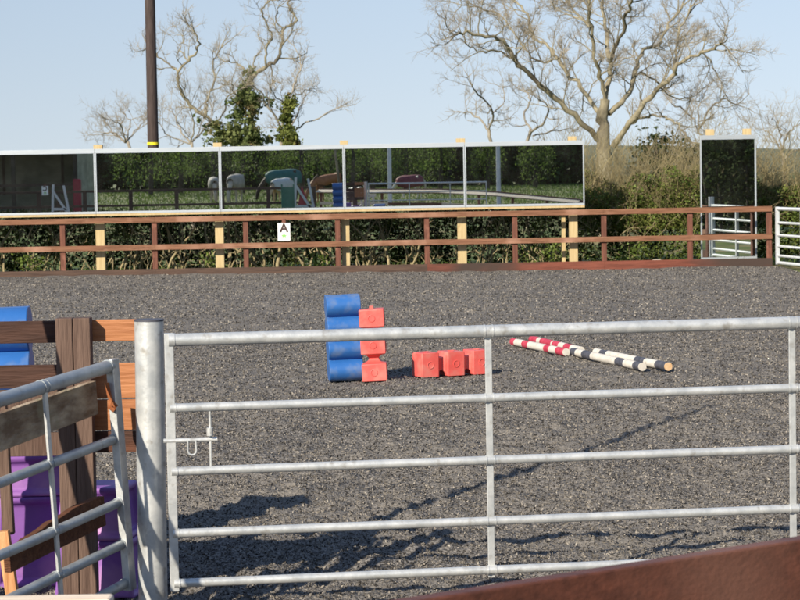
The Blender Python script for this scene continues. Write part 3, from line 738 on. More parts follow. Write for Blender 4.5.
def limb_tree(name, label, Y, limbs, scale_px, seed, sub_len=1.6, lvl=3, step=.5, kids=(5, 4, 4), m='bark', tm='twig', depth=.35, group='bare trees beyond the far hedge', twig_r=.03, first=.15, up=.12):
    """limbs: [(pixel points, start width px, end width px, depth swing)]"""
    rng = np.random.default_rng(seed); k = Y / FPX
    base = P(limbs[0][0][0][0], limbs[0][0][0][1], Y); base = Vector((base.x, base.y, -.05))
    root = empty(name, base, label, 'tree', group)
    tr, tw = Twigs(), Twigs()
    for li, (pts, w0, w1, sw) in enumerate(limbs):
        P3 = []
        L = len(pts)
        for i, (x, y) in enumerate(pts):
            dep = Y + sw * (i / max(L - 1, 1)) ** 1.0 if li else Y
            q = P(x, y, dep); P3.append(np.array(q))
        if li == 0: P3[0][2] = min(P3[0][2], -.1)
        S = smooth_path(P3, 4); S[1:-1] += rng.normal(size=S[1:-1].shape) * .028
        w0 = w0 * (.82 if li == 0 else .70); rs = np.linspace(w0 * k / 2, w1 * k / 2 * .9, len(S)) ** 1.0 * (1 + .08 * rng.normal(size=len(S)))
        rs = np.maximum(rs, .012)
        tr.tube(S, rs, 9 if w0 > 6 else 6)
        if li == 0 and len(limbs) > 1: continue
        seg = np.linalg.norm(np.diff(S, axis=0), axis=1); cum = np.concatenate([[0], np.cumsum(seg)]); T = cum[-1]
        s = T * first
        while s < T:
            i = min(np.searchsorted(cum, s) - 1, len(S) - 2); f = (s - cum[i]) / (seg[i] + 1e-9); b_ = S[i] * (1 - f) + S[i + 1] * f
            dd = S[i + 1] - S[i]; dd /= np.linalg.norm(dd); e = rng.normal(size=3); e -= dd * e.dot(dd); e /= np.linalg.norm(e); a = rng.uniform(.6, 1.2)
            rr = rs[i]; frac = s / T
            grow(tw, rng, b_, dd * math.cos(a) + e * math.sin(a) + np.array([0, 0, .15]), sub_len * rng.uniform(.45, 1.15), min(twig_r, rr * .6), lvl - (1 if rng.random() < .4 else 0), up, kids, .2, tr)
            s += step * rng.uniform(.5, 1.5)
        dd = S[-1] - S[-2]
        for q in range(3): grow(tw, rng, S[-1], dd + rng.normal(size=3) * .3 * np.linalg.norm(dd), sub_len * .9, min(rs[-1] * .9, .03), lvl - 1, up, kids, .2, tr)
    tr.build('trunk', m, root); tw.build('crown', tm, root)
    return root
OAK = [([(603, 205), (603, 175), (603, 157), (604, 126), (605, 100)], 26, 11, 0),
       ([(603, 142), (581, 121), (553, 97), (532, 76), (515, 62), (508, 45), (486, 36), (463, 33), (455, 35)], 9, 2, -3.0),
       ([(603, 124), (589, 97), (572, 78), (558, 59), (548, 47), (532, 33), (527, 14), (515, 0), (508, -20)], 7, 2, 3.5),
       ([(605, 104), (600, 76), (593, 57), (591, 28), (589, 0), (585, -30)], 6, 3, -2),
       ([(605, 102), (609, 71), (608, 47), (605, 24), (602, 0), (598, -35)], 8, 4, 2),
       ([(610, 62), (619, 38), (627, 14), (631, 0), (640, -28)], 5, 3, -3),
       ([(609, 114), (629, 93), (636, 71), (641, 52), (657, 45), (667, 28), (680, 8), (690, -15)], 8, 2, 3),
       ([(614, 146), (624, 132), (638.5, 112), (653, 93), (672, 78), (681, 62), (702, 53), (716, 46), (722, 43)], 9, 2, -3),
       ([(672, 78), (676, 57), (679, 33), (688, 15)], 5, 2, 1),
       ([(630, 124), (645, 117), (657, 116), (672, 120), (683, 132), (691, 142)], 4, 2, -2),
       ([(515, 62), (498, 50), (482, 52), (466, 44)], 3, 1.5, -1),
       ([(558, 59), (540, 62), (526, 50), (505, 20), (480, 8), (462, 5)], 3.5, 1.5, 2),
       ([(640, 72), (655, 80), (668, 96), (690, 98)], 3, 1.5, 2),
       ([(591, 28), (575, 10), (560, -8)], 4, 2, 3),
       ([(702, 53), (710, 60), (718, 74), (722, 86)], 3, 1, 0)]
limb_tree('oak_tree', 'large bare spreading oak behind the hedge, right of the mirror row', 60, OAK, 36, 3, sub_len=1.12, lvl=3, step=.36, kids=(7, 5, 4), twig_r=.022)
limb_tree('bare_tree', 'small twisted bare tree behind the mirrors, leftmost of the two beside the oak', 72,
          [([(490, 200), (492, 150), (489, 130)], 6, 4, 0), ([(490, 132), (480, 118), (468, 112)], 3.5, 1.5, 1), ([(489, 130), (492, 112), (480, 96), (472, 86)], 3.5, 1.5, -2), ([(492, 114), (505, 102), (503, 88)], 2.5, 1, 1)], 30, 5, sub_len=.9, lvl=3, step=.6, m='bark_grey', twig_r=.035)
limb_tree('bare_tree', 'small forked bare tree behind the mirrors, just left of the oak trunk', 75,
          [([(527, 200), (527, 150), (531, 130)], 5, 3.5, 0), ([(531, 130), (524, 116), (530, 100), (526, 92)], 3.5, 1.5, 1), ([(531, 132), (544, 122), (548, 108), (540, 100)], 3.5, 1.5, -2), ([(533, 136), (552, 132), (570, 128)], 2.5, 1, 1)], 30, 6, sub_len=.88, lvl=3, step=.6, m='bark_grey', twig_r=.035)
limb_tree('bare_tree', 'pale bare tree with low branches directly behind the tall corner mirror', 66,
          [([(700, 200), (702, 150), (698, 130)], 5, 3, 0), ([(698, 130), (688, 112), (672, 104)], 3, 1.5, 1), ([(698, 130), (708, 112), (722, 100), (735, 104)], 3, 1.5, -1), ([(700, 128), (698, 108), (704, 96)], 3, 1, 1)], 30, 8, sub_len=.88, lvl=3, step=.6, m='bark_grey', twig_r=.03)
limb_tree('bare_tree', 'pale bare tree at the right edge beyond the white gate', 80,
          [([(785, 200), (784, 165), (781, 150)], 5, 3, 0), ([(781, 150), (772, 136), (764, 130)], 3, 1, 1), ([(781, 150), (788, 134), (796, 126)], 3, 1, -1), ([(781, 150), (780, 132), (778, 124)], 3, 1, 1), ([(784, 160), (805, 145), (820, 130)], 3, 1, 1)], 30, 9, sub_len=1.15, lvl=3, step=.5, m='bark_grey', twig_r=.028)
limb_tree('bare_tree', 'bare tree with one long arching limb just right of the tall pole', 75,
          [([(246, 200), (243, 160), (238, 146)], 9, 6, 0), ([(240, 148), (228, 138), (215, 126), (198, 111), (185, 98), (178, 84), (178, 72), (188, 61), (198, 47), (195, 33)], 6, 2, -2),
           ([(178, 72), (171, 66), (159, 57), (150, 48)], 3, 1.5, 1), ([(204, 118), (205, 113), (207, 98), (215, 81), (213, 64), (221, 48)], 3.5, 1.5, 2),
           ([(212, 126), (225, 110), (228, 96), (240, 88)], 2.5, 1, -1), ([(188, 61), (180, 48), (184, 36)], 2.5, 1, 1)], 30, 12, sub_len=.88, lvl=3, step=.55, m='bark', twig_r=.035)
limb_tree('bare_tree', 'tall ivy-clad tree with a crooked limb rising highest at the left', 74,
          [([(262, 200), (257, 160), (252, 120)], 12, 8, 0), ([(253, 130), (250, 111), (249, 94), (255, 75), (266, 66), (279, 57), (282, 41), (284, 30), (296, 20), (289, 7), (292, -8)], 7.5, 2, 1.5),
           ([(266, 66), (266, 50), (271, 37), (266, 24), (262, 9), (270, 0)], 3.5, 1.5, -1.5), ([(250, 73), (238, 64), (225, 61), (218, 56)], 3, 1, 2), ([(255, 110), (236, 96), (232, 84)], 3, 1, -2), ([(284, 30), (276, 18), (280, 6)], 2.5, 1, 1)], 30, 14, sub_len=.95, lvl=3, step=.5, m='bark', twig_r=.035)
limb_tree('bare_tree', 'pale half-dead tree with a thin bare spike, right of the ivy-clad one', 70,
          [([(283, 200), (282, 150), (281, 138)], 6, 4, 0), ([(281, 140), (279, 125), (269, 108), (259, 91), (250, 86)], 4, 1.5, -1), ([(282, 140), (282, 128), (289, 101), (296, 81), (301, 66), (299, 56), (294, 46)], 4, 1, 1),
           ([(287, 108), (296, 95), (308, 90)], 2.5, 1, 1), ([(288, 106), (276, 98), (270, 88)], 2.5, 1, -1), ([(292, 132), (303, 125), (318, 118), (333, 110)], 2.5, 1.2, 0), ([(290, 130), (300, 108), (306, 96)], 2.5, 1, 2)], 30, 16, sub_len=.88, lvl=3, step=.6, m='bark_grey', twig_r=.03)
limb_tree('bare_tree', 'low bushy bare tree left of the tall pole', 78,
          [([(128, 200), (128, 150), (125, 142)], 5, 3, 0), ([(125, 142), (112, 132), (102, 134)], 3, 1, 1), ([(125, 142), (122, 126), (112, 120)], 3, 1, -1), ([(126, 142), (138, 128), (146, 118)], 3, 1, 1), ([(126, 140), (130, 124), (126, 116)], 2.5, 1, 1)], 30, 18, sub_len=.95, lvl=3, step=.4, m='bark_grey', twig_r=.03)
limb_tree('bare_tree', 'small bare tree low between the pole and the arching limb', 80,
          [([(192, 200), (192, 150), (190, 143)], 5, 3, 0), ([(190, 143), (180, 128), (172, 112)], 3, 1, 1), ([(190, 143), (194, 124), (190, 108)], 3, 1, -1), ([(191, 143), (204, 130), (212, 116)], 3, 1, 1), ([(190, 144), (168, 136), (160, 124)], 2.5, 1, 0)], 30, 19, sub_len=1.15, lvl=3, step=.5, m='bark_grey', twig_r=.03)
def ivy(label, pix, Y, rpx, n, m, size=.2, name='ivy'):
    k = Y / FPX; pos = []; n = int(n * 2.8); size *= .6
    S = smooth_path([np.array(P(x, y, Y)) for x, y in pix], 5)
    cl = S[RNG.integers(0, len(S), 60)] + RNG.normal(size=(60, 3)) * rpx * k * .55
    pick = RNG.integers(0, 60, n); pos = cl[pick] + RNG.normal(size=(n, 3)) * rpx * k * .22
    o = leaves(name, pos, size, m, aspect=.8); return tag(o, label, 'ivy', 'ivy on the left trees')
ivy('olive brown ivy mass around the ivy-clad tree\'s trunk', [(252, 84), (250, 100), (246, 115), (244, 128), (240, 140), (256, 146)], 73.5, 14, 1150, 'leaf_ivy', .21)
ivy('low brownish ivy thicket left of the clad trunk', [(215, 132), (226, 136), (238, 142), (250, 148)], 73, 11, 420, 'leaf_ivy', .2)
ivy('bright green ivy on the half-dead tree\'s trunk', [(290, 102), (287, 115), (285, 128), (288, 145)], 69.5, 7, 420, 'leaf_hedge', .18)
ivy('rounded bright green ivy clump low beside the half-dead tree', [(291, 136), (294, 142), (290, 150)], 69, 7, 520, 'leaf_hedge', .16)
# dark evergreens behind the hedge near the oak
for lb_, x0, x1, yt, Y, n in (('dark spreading evergreen behind the hedge right of the oak trunk', 640, 672, 140, 68, 750), ('second dark evergreen behind the hedge, nearer the tall mirror', 668, 700, 141, 72, 700)):
    root = empty('evergreen_tree', (P((x0 + x1) / 2, 180, Y).x, Y, 0), lb_, 'tree', 'evergreens behind the hedge')
    tk = Twigs(); c = P((x0 + x1) / 2, yt + 12, Y); tk.tube([np.array((c.x, Y, -.1)), np.array((c.x + .1, Y, c.z * .6)), np.array((c.x, Y, c.z + .2))], [.2, .14, .05], 7); tk.build('trunk', 'trunkdark', root)
    wx = (x1 - x0) * Y / FPX / 2; ctr = np.array([(c.x, Y, c.z - .1)]) + RNG.normal(size=(26, 3)) * np.array([wx * .55, wx * .5, .35])
    leaves('crown', ctr[RNG.integers(0, 26, n)] + RNG.normal(size=(n, 3)) * np.array([.35, .35, .16]), .17, 'leaf_dark', root)

# ------------------------------------------------------------------ hedge behind the far fence
def hedge():
    root = empty('hedge', (0, 45.2, 0), 'overgrown mixed hedge behind the mirrors and far fence', 'hedge')
    n = 190000
    x = RNG.uniform(-17, 16, n); y = 44.75 + np.abs(RNG.normal(size=n)) * .75; z = RNG.uniform(0, 1, n) ** .9
    top = 1.75 + .22 * np.sin(x * 1.3) + .12 * np.sin(x * 3.7 + 1) + .10 * np.sin(x * 8.1)
    top = np.where((x > 3.7) & (x < 6.4), top * .97, top)
    z = z * top
    # uneven front and gaps
    y += .28 * np.sin(x * 2.1 + z * 2.0) * np.sin(z * 3 + x * .7) + .12 * np.sin(x * 7 + z * 5)
    gap = np.sin(x * 5.3 + 1.7 * np.sin(z * 4)) * np.sin(z * 6.1 + x * 2.9)
    low = (z < .95) & (x < 3.8)
    keep = np.where(low, (gap > .0) | (RNG.random(n) < .16) | (y > 45.6), (gap > -.55) | (RNG.random(n) < .3))
    x, y, z = x[keep], y[keep], z[keep]
    bright = RNG.random(len(x)) < np.where(x > 3.7, .42, .06)
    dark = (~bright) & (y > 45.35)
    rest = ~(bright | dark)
    pos = np.stack([x, y, z], -1)
    leaves('foliage', pos[rest], .044, 'leaf_hedge', root, aspect=.6)
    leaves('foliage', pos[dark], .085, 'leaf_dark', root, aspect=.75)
    leaves('foliage', pos[bright], .055, 'leaf_bright', root, aspect=.7)
    tw = Twigs(); rng = np.random.default_rng(21)
    for k in range(330):       # thick lit stems near the bottom
        x = rng.uniform(-17, 3.9); y = rng.uniform(44.45, 44.95); h0 = rng.uniform(.5, 1.5); r = rng.choice([.012, .018, .03, .045], p=[.5, .36, .13, .01])
        pts = [np.array((x, y, -.1))]; d = np.array([rng.normal() * .14, rng.normal() * .1, 1.0])
        for q in range(6):
            d = d + np.array([rng.normal() * .28, rng.normal() * .12, .05]); pts.append(pts[-1] + d / np.linalg.norm(d) * h0 / 6)
        tw.tube(pts, np.linspace(r, r * .6, 7), 6)
    for k in range(420):       # thin side shoots
        x = rng.uniform(-17, 5 if k % 4 else 16); z = rng.uniform(.0, 1.2)
        grow(tw, rng, np.array((x, rng.uniform(44.4, 44.9), z)), np.array([rng.normal(), -.2, rng.uniform(-.1, 1)]), rng.uniform(.3, .8), .008, 1, .1, (3,), .3)
    tw.build('stems', 'stem', root)
    # brown unclipped shoots above the hedge, tall between the mirrors and beside the oak
    tb = Twigs()
    for k in range(2600):
        x = rng.uniform(3.6, 16) if k < 1900 else rng.uniform(-17, 3.6)
        big = x > 3.2
        y = rng.uniform(44.9, 46.8); z0 = rng.uniform(.5, 1.5) if big else rng.uniform(.5, 1.2)
        L_ = rng.uniform(.6, 1.45) if big else rng.uniform(.4, .9)
        if big:
            xm = .5 * math.sin(x * 2.2) + .3 * math.sin(x * 5.1); L_ *= 1 + .22 * xm
        grow(tb, rng, np.array((x, y, z0)), np.array([rng.normal() * .25, rng.normal() * .2, 1]), L_, .006, 1, .2, (5,), .16)
    tb.build('shoots', 'drytwig', root)
    nb = 110000
    x = RNG.uniform(3.5, 16, nb); y = RNG.uniform(45.1, 46.9, nb); z = .7 + RNG.uniform(0, 1, nb) ** 1.5 * (1.05 + .25 * np.sin(x * 2.2))
    leaves('young_leaves', np.stack([x, y - .25 * (z < 1.6), z], -1), .045, 'leaf_hedge', root, aspect=.6)
hedge()
# verge grass and weeds at the hedge foot
n = 9000; x = RNG.uniform(-17, 16, n); y = RNG.uniform(43.5, 44.8, n)
kk = (np.sin(x * 1.9) + np.sin(x * 4.3 + 2) > -.4); x, y = x[kk], y[kk]
tag(leaves('verge_grass', np.stack([x, y, RNG.uniform(-.03, .12, len(x))], -1), .11, 'grassblade', aspect=.12, up=3), 'tufts of green grass along the hedge foot', kind='stuff')
weeds = [(30, 262, 1.0), (500 + 40, 255, 1.2), (560, 257, .9), (210, 258, .8), (690 - 60, 240, .9), (318, 262, .7)]
for lab, (xp, yp, s) in zip(('bright green weed by the far left fence post', 'leafy green weed between the right-hand fence posts', 'green weed beside the thick cream post', 'green weed left of the cream post near the pole',
                             'pale green bramble in the sunlit hedge at right', 'small green weed under the A sign side of the fence'), weeds):
    c = np.array(P(xp, yp, 44.1)); c[2] = .25 * s
    nn = 160; wr = empty('weed', (c[0], c[1], 0), lab, 'plant', 'weeds at the hedge foot'); leaves('foliage', c + RNG.normal(size=(nn, 3)) * np.array([.17, .1, .14]) * s, .065, 'leaf_bright', wr, aspect=.7)
    tk = Twigs()
    for q in range(7): tk.tube([c * [1, 1, 0], c * [1, 1, .6] + RNG.normal(size=3) * .05, c + RNG.normal(size=3) * [.15, .08, .1]], [.006, .005, .003], 4)
    tk.build('stems', 'stem', wr)
# pale stone in the hedge bottom
def stone(xp, yp, Y, lab, s=(.16, .1, .09)):
    bm = bmesh.new(); bmesh.ops.create_icosphere(bm, subdivisions=2, radius=1)
    r = random.Random(int(xp)); c = P(xp, yp, Y)
    for v in bm.verts: v.co = Vector((v.co.x * s[0], v.co.y * s[1], v.co.z * s[2])) * (1 + r.uniform(-.12, .12)) + Vector((c.x, Y, s[2] * .6))
    me = bpy.data.meshes.new('stone'); bm.to_mesh(me); bm.free(); me.materials.append(MATS['stone']); o = bpy.data.objects.new('stone', me); COL.objects.link(o); tag(o, lab, 'stone', 'stones at the hedge foot')
stone(656, 256, 43.9, 'pale stone at the foot of the sunlit hedge')
stone(205, 268, 43.9, 'pale mound of stone left of a cream post', (.42, .2, .06))
# tall creosoted pole
pw = empty('utility_pole', (P(152, 145, 47.5).x, 47.5, 0), 'tall dark timber pole with a yellow band rising behind the mirrors', 'pole')
a = P(153.2, 145, 47.5); t_ = P(148.6, -60, 47.5); d_ = (t_ - a); bse = a - d_ * (a.z + .2) / d_.z
MB().tube([bse, a + d_ * 1.6], [.128, .10], 18).build('shaft', 'creosote', pw, smooth=True)
MB().tube([a + d_ * -.0, a + d_ * .013], .131, 18).build('band', 'yellow', pw, smooth=True)

# ------------------------------------------------------------------ the place behind the camera, seen in the mirrors
def skin_mesh(verts, edges, radii, sub=1):
    me = bpy.data.meshes.new('sk'); me.from_pydata(verts, edges, []); o = bpy.data.objects.new('sk', me); COL.objects.link(o)
    md = o.modifiers.new('s', 'SKIN'); sv = me.skin_vertices[0].data
    for i, r in enumerate(radii): sv[i].radius = (r, r) if not isinstance(r, tuple) else r
    sv[0].use_root = True
    ss = o.modifiers.new('u', 'SUBSURF'); ss.levels = sub; ss.render_levels = sub
    bpy.context.view_layer.update()
    m2 = bpy.data.meshes.new_from_object(o.evaluated_get(bpy.context.evaluated_depsgraph_get())); bpy.data.objects.remove(o)
    m2.polygons.foreach_set('use_smooth', [True] * len(m2.polygons)); return m2
HORSE = {}
def horse_meshes():
    v = [(-.35, 0, 1.18), (-.66, 0, 1.17), (0, 0, 1.12), (.36, 0, 1.13), (.62, 0, 1.08), (.88, 0, .80), (1.08, 0, .52), (1.14, 0, .30), (1.17, 0, .08)]
    r = [.265, .25, .285, .27, .18, .125, .10, .085, .06]
    e = [(0, 1), (0, 2), (2, 3), (3, 4), (4, 5), (5, 6), (6, 7), (7, 8)]
    def chain(start, pts, rs):
        prev = start
        for p_, r_ in zip(pts, rs): v.append(p_); r.append(r_); e.append((prev, len(v) - 1)); prev = len(v) - 1
    for s, dx in ((1, .0), (-1, .12)):
        chain(1, [(-.62, .15 * s, .93), (-.52 + dx, .16 * s, .72), (-.72 + dx, .15 * s, .46), (-.68 + dx, .15 * s, .13), (-.63 + dx, .15 * s, .035)], [.15, .10, .052, .038, .05])
    for s, dx in ((1, .0), (-1, -.14)):
        chain(3, [(.42, .14 * s, .88), (.42 + dx / 2, .14 * s, .68), (.43 + dx, .14 * s, .40), (.42 + dx, .14 * s, .11), (.46 + dx, .14 * s, .035)], [.12, .075, .05, .034, .045])
    HORSE['body'] = skin_mesh(v, e, r, 1)
    t = Twigs(); 
    t.tube(smooth_path([(-.88, 0, 1.22), (-.97, 0, 1.05), (-1.0, 0, .75), (-.98, 0, .42)], 3), np.interp(np.linspace(0, 1, 10), [0, .2, .7, 1], [.035, .06, .07, .015]), 8)
    o = t.build('tail', 'hair'); HORSE['tail'] = o.data; bpy.data.objects.remove(o)
    mb = MB(); top = [(.50, 1.38), (.68, 1.22), (.88, .97), (1.03, .74), (1.13, .58)]
    poly = top + [(x - .10, z - .13) for x, z in top[::-1]]
    mb.prism(poly, -.035, .035)
    for s in (-1, 1): mb.tube([(1.06, .05 * s, .60), (1.12, .07 * s, .70)], [.035, .008], 6)
    o = mb.build('mane', 'hair'); HORSE['mane'] = o.data; bpy.data.objects.remove(o)
    # rug: open-bottomed shell
    secs = [(-.93, 1.05, .10, .30), (-.86, 1.13, .24, .38), (-.66, 1.17, .30, .52), (-.35, 1.18, .31, .58), (0, 1.12, .335, .58), (.36, 1.13, .32, .55), (.60, 1.14, .24, .42), (.76, 1.10, .16, .26)]
    V = []; K = 15
    for x, zc_, w_, dr in secs:
        for k in range(K):
            a = math.pi * k / (K - 1); z_ = zc_ + w_ * math.sin(a); y_ = w_ * math.cos(a)
            if k in (0, K - 1): z_ -= dr * .75; y_ *= .98
            if k in (1, K - 2): z_ -= dr * .3; y_ = w_ * 1.03 * (1 if k == 1 else -1)
            V.append((x, y_, z_))
    Fc = [(i * K + k, i * K + k + 1, (i + 1) * K + k + 1, (i + 1) * K + k) for i in range(len(secs) - 1) for k in range(K - 1)]
    me = bpy.data.meshes.new('rug'); me.from_pydata(V, [], Fc); me.polygons.foreach_set('use_smooth', [True] * len(Fc)); HORSE['rug'] = me
horse_meshes()
def horse(label, loc, yaw, s, coat, hair='hair', rug=None):
    root = empty('horse', loc, label, 'horse', 'horses grazing behind the camera, seen in the mirrors')
    for part, m in (('body', coat), ('tail', hair), ('mane', hair)) + ((('rug', rug),) if rug else ()):
        me = HORSE[part].copy(); me.materials.clear(); me.materials.append(MATS[m]); o = bpy.data.objects.new(part, me); COL.objects.link(o); o.parent = root
        if part == 'rug': md = o.modifiers.new('s', 'SOLIDIFY'); md.thickness = .015
    root.rotation_euler = (0, 0, yaw); root.scale = (s, s, s); return root
def mg_(x, D): q = MW(x, 190, D); return (q.x, q.y, -.06)
horse('smaller buff-rugged pony at the far left of the herd, seen in the mirror', mg_(214, 112), R(82), .90, 'coat_grey', rug='rug_buff')
horse('buff-rugged grey horse grazing right of the mirror joint', mg_(235, 110), R(104), 1.0, 'coat_grey', rug='rug_buff')
horse('large dark horse in a green rug, head down to the left', mg_(282, 113), R(172), 1.12, 'coat_dark', rug='rug_green')
horse('small tan pony with a white rug in front of the green-rugged horse', mg_(281, 104), R(125), .88, 'coat_tan', 'hair_pale', 'rug_white')
horse('chestnut horse without a rug beside the jump wing', mg_(327, 107), R(150), 1.02, 'coat_chestnut')
horse('pale horse in a maroon rug above the pale rail', mg_(409, 112), R(195), .85, 'coat_white', 'hair_pale', 'rug_maroon')

# open shed at the left in the mirrors
def shed():
    root = empty('open_shed', (-20, -10.5, 0), 'dark open-fronted shed behind the camera at left', 'building')
    xr = MW(80, 180, 2 * YM + 9.5).x; xl = xr - 14; yf = -9.0; yb = -14.5
    MB().box(((xl + xr) / 2, yb, 1.6), (xr - xl, .12, 3.3)).build('back_wall', 'ply', root)
    MB().box((xr - .1, (yf + yb) / 2, 1.6), (.1, yf - yb, 3.3)).build('side_wall', 'ply', root)
    MB().box((xl + .1, (yf + yb) / 2, 1.6), (.1, yf - yb, 3.3)).build('side_wall', 'ply', root)
    MB().bar(((xl + xr) / 2, yb - .3, 3.28), ((xl + xr) / 2, yf + .5, 2.95), xr - xl + .6, .09).build('roof', 'roofsheet', root)
    for k in range(6):
        x = xr - .12 - k * 2.7
        MB().box((x, yf, 1.45), (.17, .15, 3.0)).build('post', 'trunkdark', root, bev=.01)
    MB().box(((xl + xr) / 2, yf + .08, 2.78), (xr - xl, .06, .2)).build('fascia', 'trunkdark', root)
    MB().bar((xr - .15, yf + .12, 2.5), (xr - .9, yf + .12, 2.85), .06, .09).build('brace', 'trunkdark', root)
    for k in range(4): MB().box((xr - 1.5 - 2.7 * k, yb + .075, 1.9), (.12, .02, 2.4)).build('batten', 'weathered', root)
    MB().box(((xl + xr) / 2, yf + .06, 1.2), (xr - xl - .4, .04, .12)).build('feed_rail', 'dark_rail', root)
shed()
rp_ = MW(77.5, 200, 2 * YM + 8); MB_ = MB().box((rp_.x, rp_.y, .7), (.34, .3, 1.5)).build('water_butt', 'maroon_paint', bev=.06); tag(MB_, 'dull red barrel beside the open shed\'s end post', 'barrel')
# jump wings
def wing(label, c, m1, m2, s=1.0, yaw=0):
    root = empty('jump_wing', c, label, 'jump wing', 'jump wings at the arena edge')
    X = Vector((math.cos(yaw), math.sin(yaw), 0)); c = Vector(c)
    def q(u_, z_): return c + X * u_ * s + Vector((0, 0, z_ * s))
    MB().bar(q(-.38, 0), q(-.30, 1.55), .07, .08, up=tuple(X)).build('upright', m1, root, bev=.005)
    MB().bar(q(.38, 0), q(.12, 1.5), .07, .08, up=tuple(X)).build('upright', m1, root, bev=.005)
    MB().bar(q(-.33, 1.3), q(.34, .25), .05, .08).build('brace', m1, root, bev=.004)
    for z in (.22, .55): MB().bar(q(-.36, z), q(.33, z), .05, .09).build('rail', m1, root, bev=.004)
    n_ = X.cross(Vector((0, 0, 1)))
    me = MB(); tri = [q(-.32, .3), q(.25, .3), q(-.1, 1.25)]
    me.add([p + n_ * .03 for p in tri] + [p + n_ * .045 for p in tri], [(0, 1, 2), (5, 4, 3), (0, 3, 4, 1), (1, 4, 5, 2), (2, 5, 3, 0)]); me.build('panel', m2, root)
    MB().box(c + Vector((0, 0, .05)), (.9 * s, .5, .08), (X, n_, Vector((0, 0, 1)))).build('foot', m2 if m2 == 'maroon_paint' else m1, root, bev=.005)
q = MW(305, 200, 76.0); wing('white jump wing with a maroon panel, seen in the mirror beside the chestnut horse', (q.x, q.y, 0), 'rug_white', 'maroon_paint')
q = MW(288, 200, 75.0)
gwr = empty('green_wing', (q.x, q.y, 0), 'solid green jump wing, seen in the mirror left of the white one', 'jump wing')
MB().box((q.x, q.y, .65), (.36, .05, 1.15)).build('panel', 'green_paint', gwr, bev=.01); MB().box((q.x, q.y, .06), (.4, .5, .07)).build('foot', 'green_paint', gwr, bev=.01)
for k in (-1, 1): MB().box((q.x + k * .2, q.y, .68), (.05, .07, 1.3)).build('upright', 'green_paint', gwr, bev=.005)
q = MW(61, 200, 80.5); wing('pale jump wing in front of the open shed, seen in the mirror', (q.x, q.y, 0), 'rug_white', 'dark_rail', .9)
for lab_, sx, sy in (('galvanised lamp column seen in the mirror above the maroon rug', MW(389.8, 180, 2 * YM + 2.2), 0), ('galvanised lamp column seen in the rightmost mirror of the row', MW(498.5, 180, 2 * YM - 2.3), 0)):
    o = MB().tube([(sx.x, sx.y, -.1), (sx.x, sx.y, 5.2)], [.085, .075], 16).build('lamp_column', 'galv_white', smooth=True); tag(o, lab_, 'pole', 'lamp columns at the near end')
# rough pole added out of view to cast the long shadow across the arena
o = MB().tube([(-1.93, 8.77, -.1), (-2.19, 9.5, 2.5), (-2.42, 10.19, 5.0)], [.045, .042, .028], 12).build('shadow_pole', 'bark', smooth=True); tag(o, 'leaning rough timber pole added unseen outside the left edge to cast the long shadow', 'pole')

# wood and hedge behind the paddock
def woods():
    n = 260000
    t = RNG.uniform(0, 1, n)
    pl = np.array([(-110, -40), (-70, -66), (-20, -72), (20, -66), (44, -40), (52, 0), (50, 45), (46, 80)], float)
    seg = np.linalg.norm(np.diff(pl, axis=0), axis=1); cum = np.concatenate([[0], np.cumsum(seg)]); d = t * cum[-1]
    x = np.interp(d, cum, pl[:, 0]); y = np.interp(d, cum, pl[:, 1])
    top = 5.6 + .7 * np.sin(d * .21) + .4 * np.sin(d * .53 + 1)
    z = RNG.uniform(0, 1, n) ** .8 * top
    o1, o2 = RNG.normal(size=n) * 1.6, RNG.normal(size=n) * 1.6
    lump = 1.6 * np.sin(d * .7 + z * .5) + .9 * np.sin(d * 1.9 - z)
    pos = np.stack([x + o1, y + o2 + lump, z], -1)
    tag(leaves('woodland', pos, RNG.uniform(.14, .42, n), 'leaf_wood', aspect=.7), 'dark wood enclosing the paddock behind the camera', kind='stuff')
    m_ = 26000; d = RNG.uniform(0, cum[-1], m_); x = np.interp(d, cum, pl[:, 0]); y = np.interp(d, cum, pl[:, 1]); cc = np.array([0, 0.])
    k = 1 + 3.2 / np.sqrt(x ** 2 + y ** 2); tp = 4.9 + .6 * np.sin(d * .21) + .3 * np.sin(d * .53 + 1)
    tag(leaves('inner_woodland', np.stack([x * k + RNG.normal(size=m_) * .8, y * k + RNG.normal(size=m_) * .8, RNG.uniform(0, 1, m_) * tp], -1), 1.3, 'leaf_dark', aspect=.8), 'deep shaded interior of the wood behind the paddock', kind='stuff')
    r = np.random.default_rng(4)
    for k in range(26):
        dd = cum[-1] * (k + .5) / 26 + r.uniform(-3, 3); xx, yy = np.interp(dd, cum, pl[:, 0]), np.interp(dd, cum, pl[:, 1])
        inx = -xx * .05; 
        tk = Twigs(); b0 = np.array((xx + r.uniform(-1, 1) , yy + 2.2 * np.sign(-yy if abs(yy) > 20 else 1) * (1 if yy < -20 else 0), -.1))
        if yy > -20: b0[0] -= 2.2
        tk.tube([b0, b0 + [r.normal() * .3, 0, 3], b0 + [r.normal() * .6, 0, 5.5]], [.2, .15, .06], 7)
        for j in range(6): grow(tk, r, b0 + [0, 0, r.uniform(2, 6)], r.normal(size=3) + [0, 0, .6], r.uniform(1.5, 3), .05, 1, .1, (4,))
        o = tk.build('woodland_tree', 'trunkdark'); tag(o, 'bare dark trunk standing at the edge of the paddock wood', 'tree', 'trunks along the paddock wood')
woods()
n = 26000; x = RNG.uniform(-34, 30, n); y = RNG.uniform(-62, -4, n)
tag(leaves('paddock_grass', np.stack([x, y, np.full(n, .0)], -1), .26, 'grassblade', aspect=.2, up=2.5), 'tufted paddock grass behind the camera', kind='stuff')

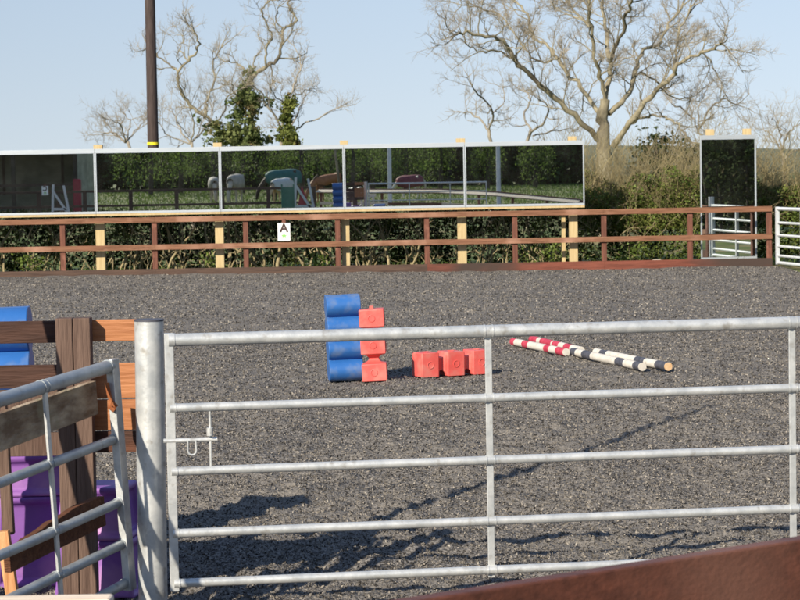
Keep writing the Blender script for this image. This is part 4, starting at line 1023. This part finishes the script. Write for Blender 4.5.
# dark hedge along the right, reflected in the tall corner mirror
def right_hedge():
    root = empty('hedge', (15.5, 20, 0), 'dark tall hedge along the right, seen in the corner mirror', 'hedge')
    n = 60000; x = 15.6 + RNG.normal(size=n) * .45; y = RNG.uniform(-6, 58, n); z = RNG.uniform(0, 1, n) ** .85 * (3.6 + .4 * np.sin(y * .9) + .25 * np.sin(y * 2.3))
    leaves('foliage', np.stack([x + .3 * np.sin(y * 1.7 + z), y, z], -1), .17, 'leaf_dark', root, aspect=.7)
    tw = Twigs(); r = np.random.default_rng(9)
    for k in range(60):
        b0 = np.array((15.3 + r.normal() * .2, r.uniform(-6, 58), -.1)); tw.tube([b0, b0 + [0, r.normal() * .1, .8], b0 + [0, r.normal() * .3, 2.2]], [.05, .04, .02], 5)
    tw.build('stems', 'trunkdark', root)
right_hedge()

mat('leaf_willow', (.05, .085, .022), (.15, .22, .05), .9, rough=.6, trans=.6, island=.4)
def willow(x, y, h, w):
    root = empty('weeping_tree', (x, y, 0), 'weeping pale green tree at the paddock edge, seen in the mirrors', 'tree', 'weeping trees along the paddock')
    tk = Twigs(); r = RNG
    tk.tube([np.array((x, y, -.1)), np.array((x + .1, y, h * .4)), np.array((x, y, h * .85))], [.16, .12, .05], 7)
    P_ = []
    for k in range(40):
        a = r.uniform(0, 6.28); q = w * math.sqrt(r.random()); z1 = h * (1 - .45 * (q / w) ** 2) * r.uniform(.6, 1); z0 = z1 * r.uniform(.05, .75)
        m_ = 48; t = r.random(m_); P_.append(np.stack([x + math.cos(a) * q + r.normal(size=m_) * .16 + .1 * t, y + math.sin(a) * q + r.normal(size=m_) * .07, z1 + (z0 - z1) * t], -1))
        if k % 4 == 0: tk.tube([np.array((x, y, h * .7)), np.array((x + math.cos(a) * q * .6, y + math.sin(a) * q * .6, z1)), np.array((x + math.cos(a) * q, y + math.sin(a) * q, z0))], [.03, .015, .006], 4)
    tk.build('trunk', 'trunkdark', root)
    leaves('crown', np.concatenate(P_), .16, 'leaf_willow', root, aspect=.35, up=2)
for xm, D, h, w in ((150, 136, 4.6, 1.5), (180, 139, 5, 1.4), (212, 134, 4.8, 1.6), (242, 137, 5.2, 1.8), (300, 135, 4.8, 1.3), (322, 138, 5.2, 1.6), (352, 134, 4.6, 1.3), (372, 139, 4.9, 1.0), (405, 137, 4.4, .8), (440, 139, 4.6, .7), (487, 136, 4.2, .8), (535, 139, 4.4, .7)):
    q = MW(xm, 170, D); willow(q.x, q.y, h * 1.1, w * 1.5)
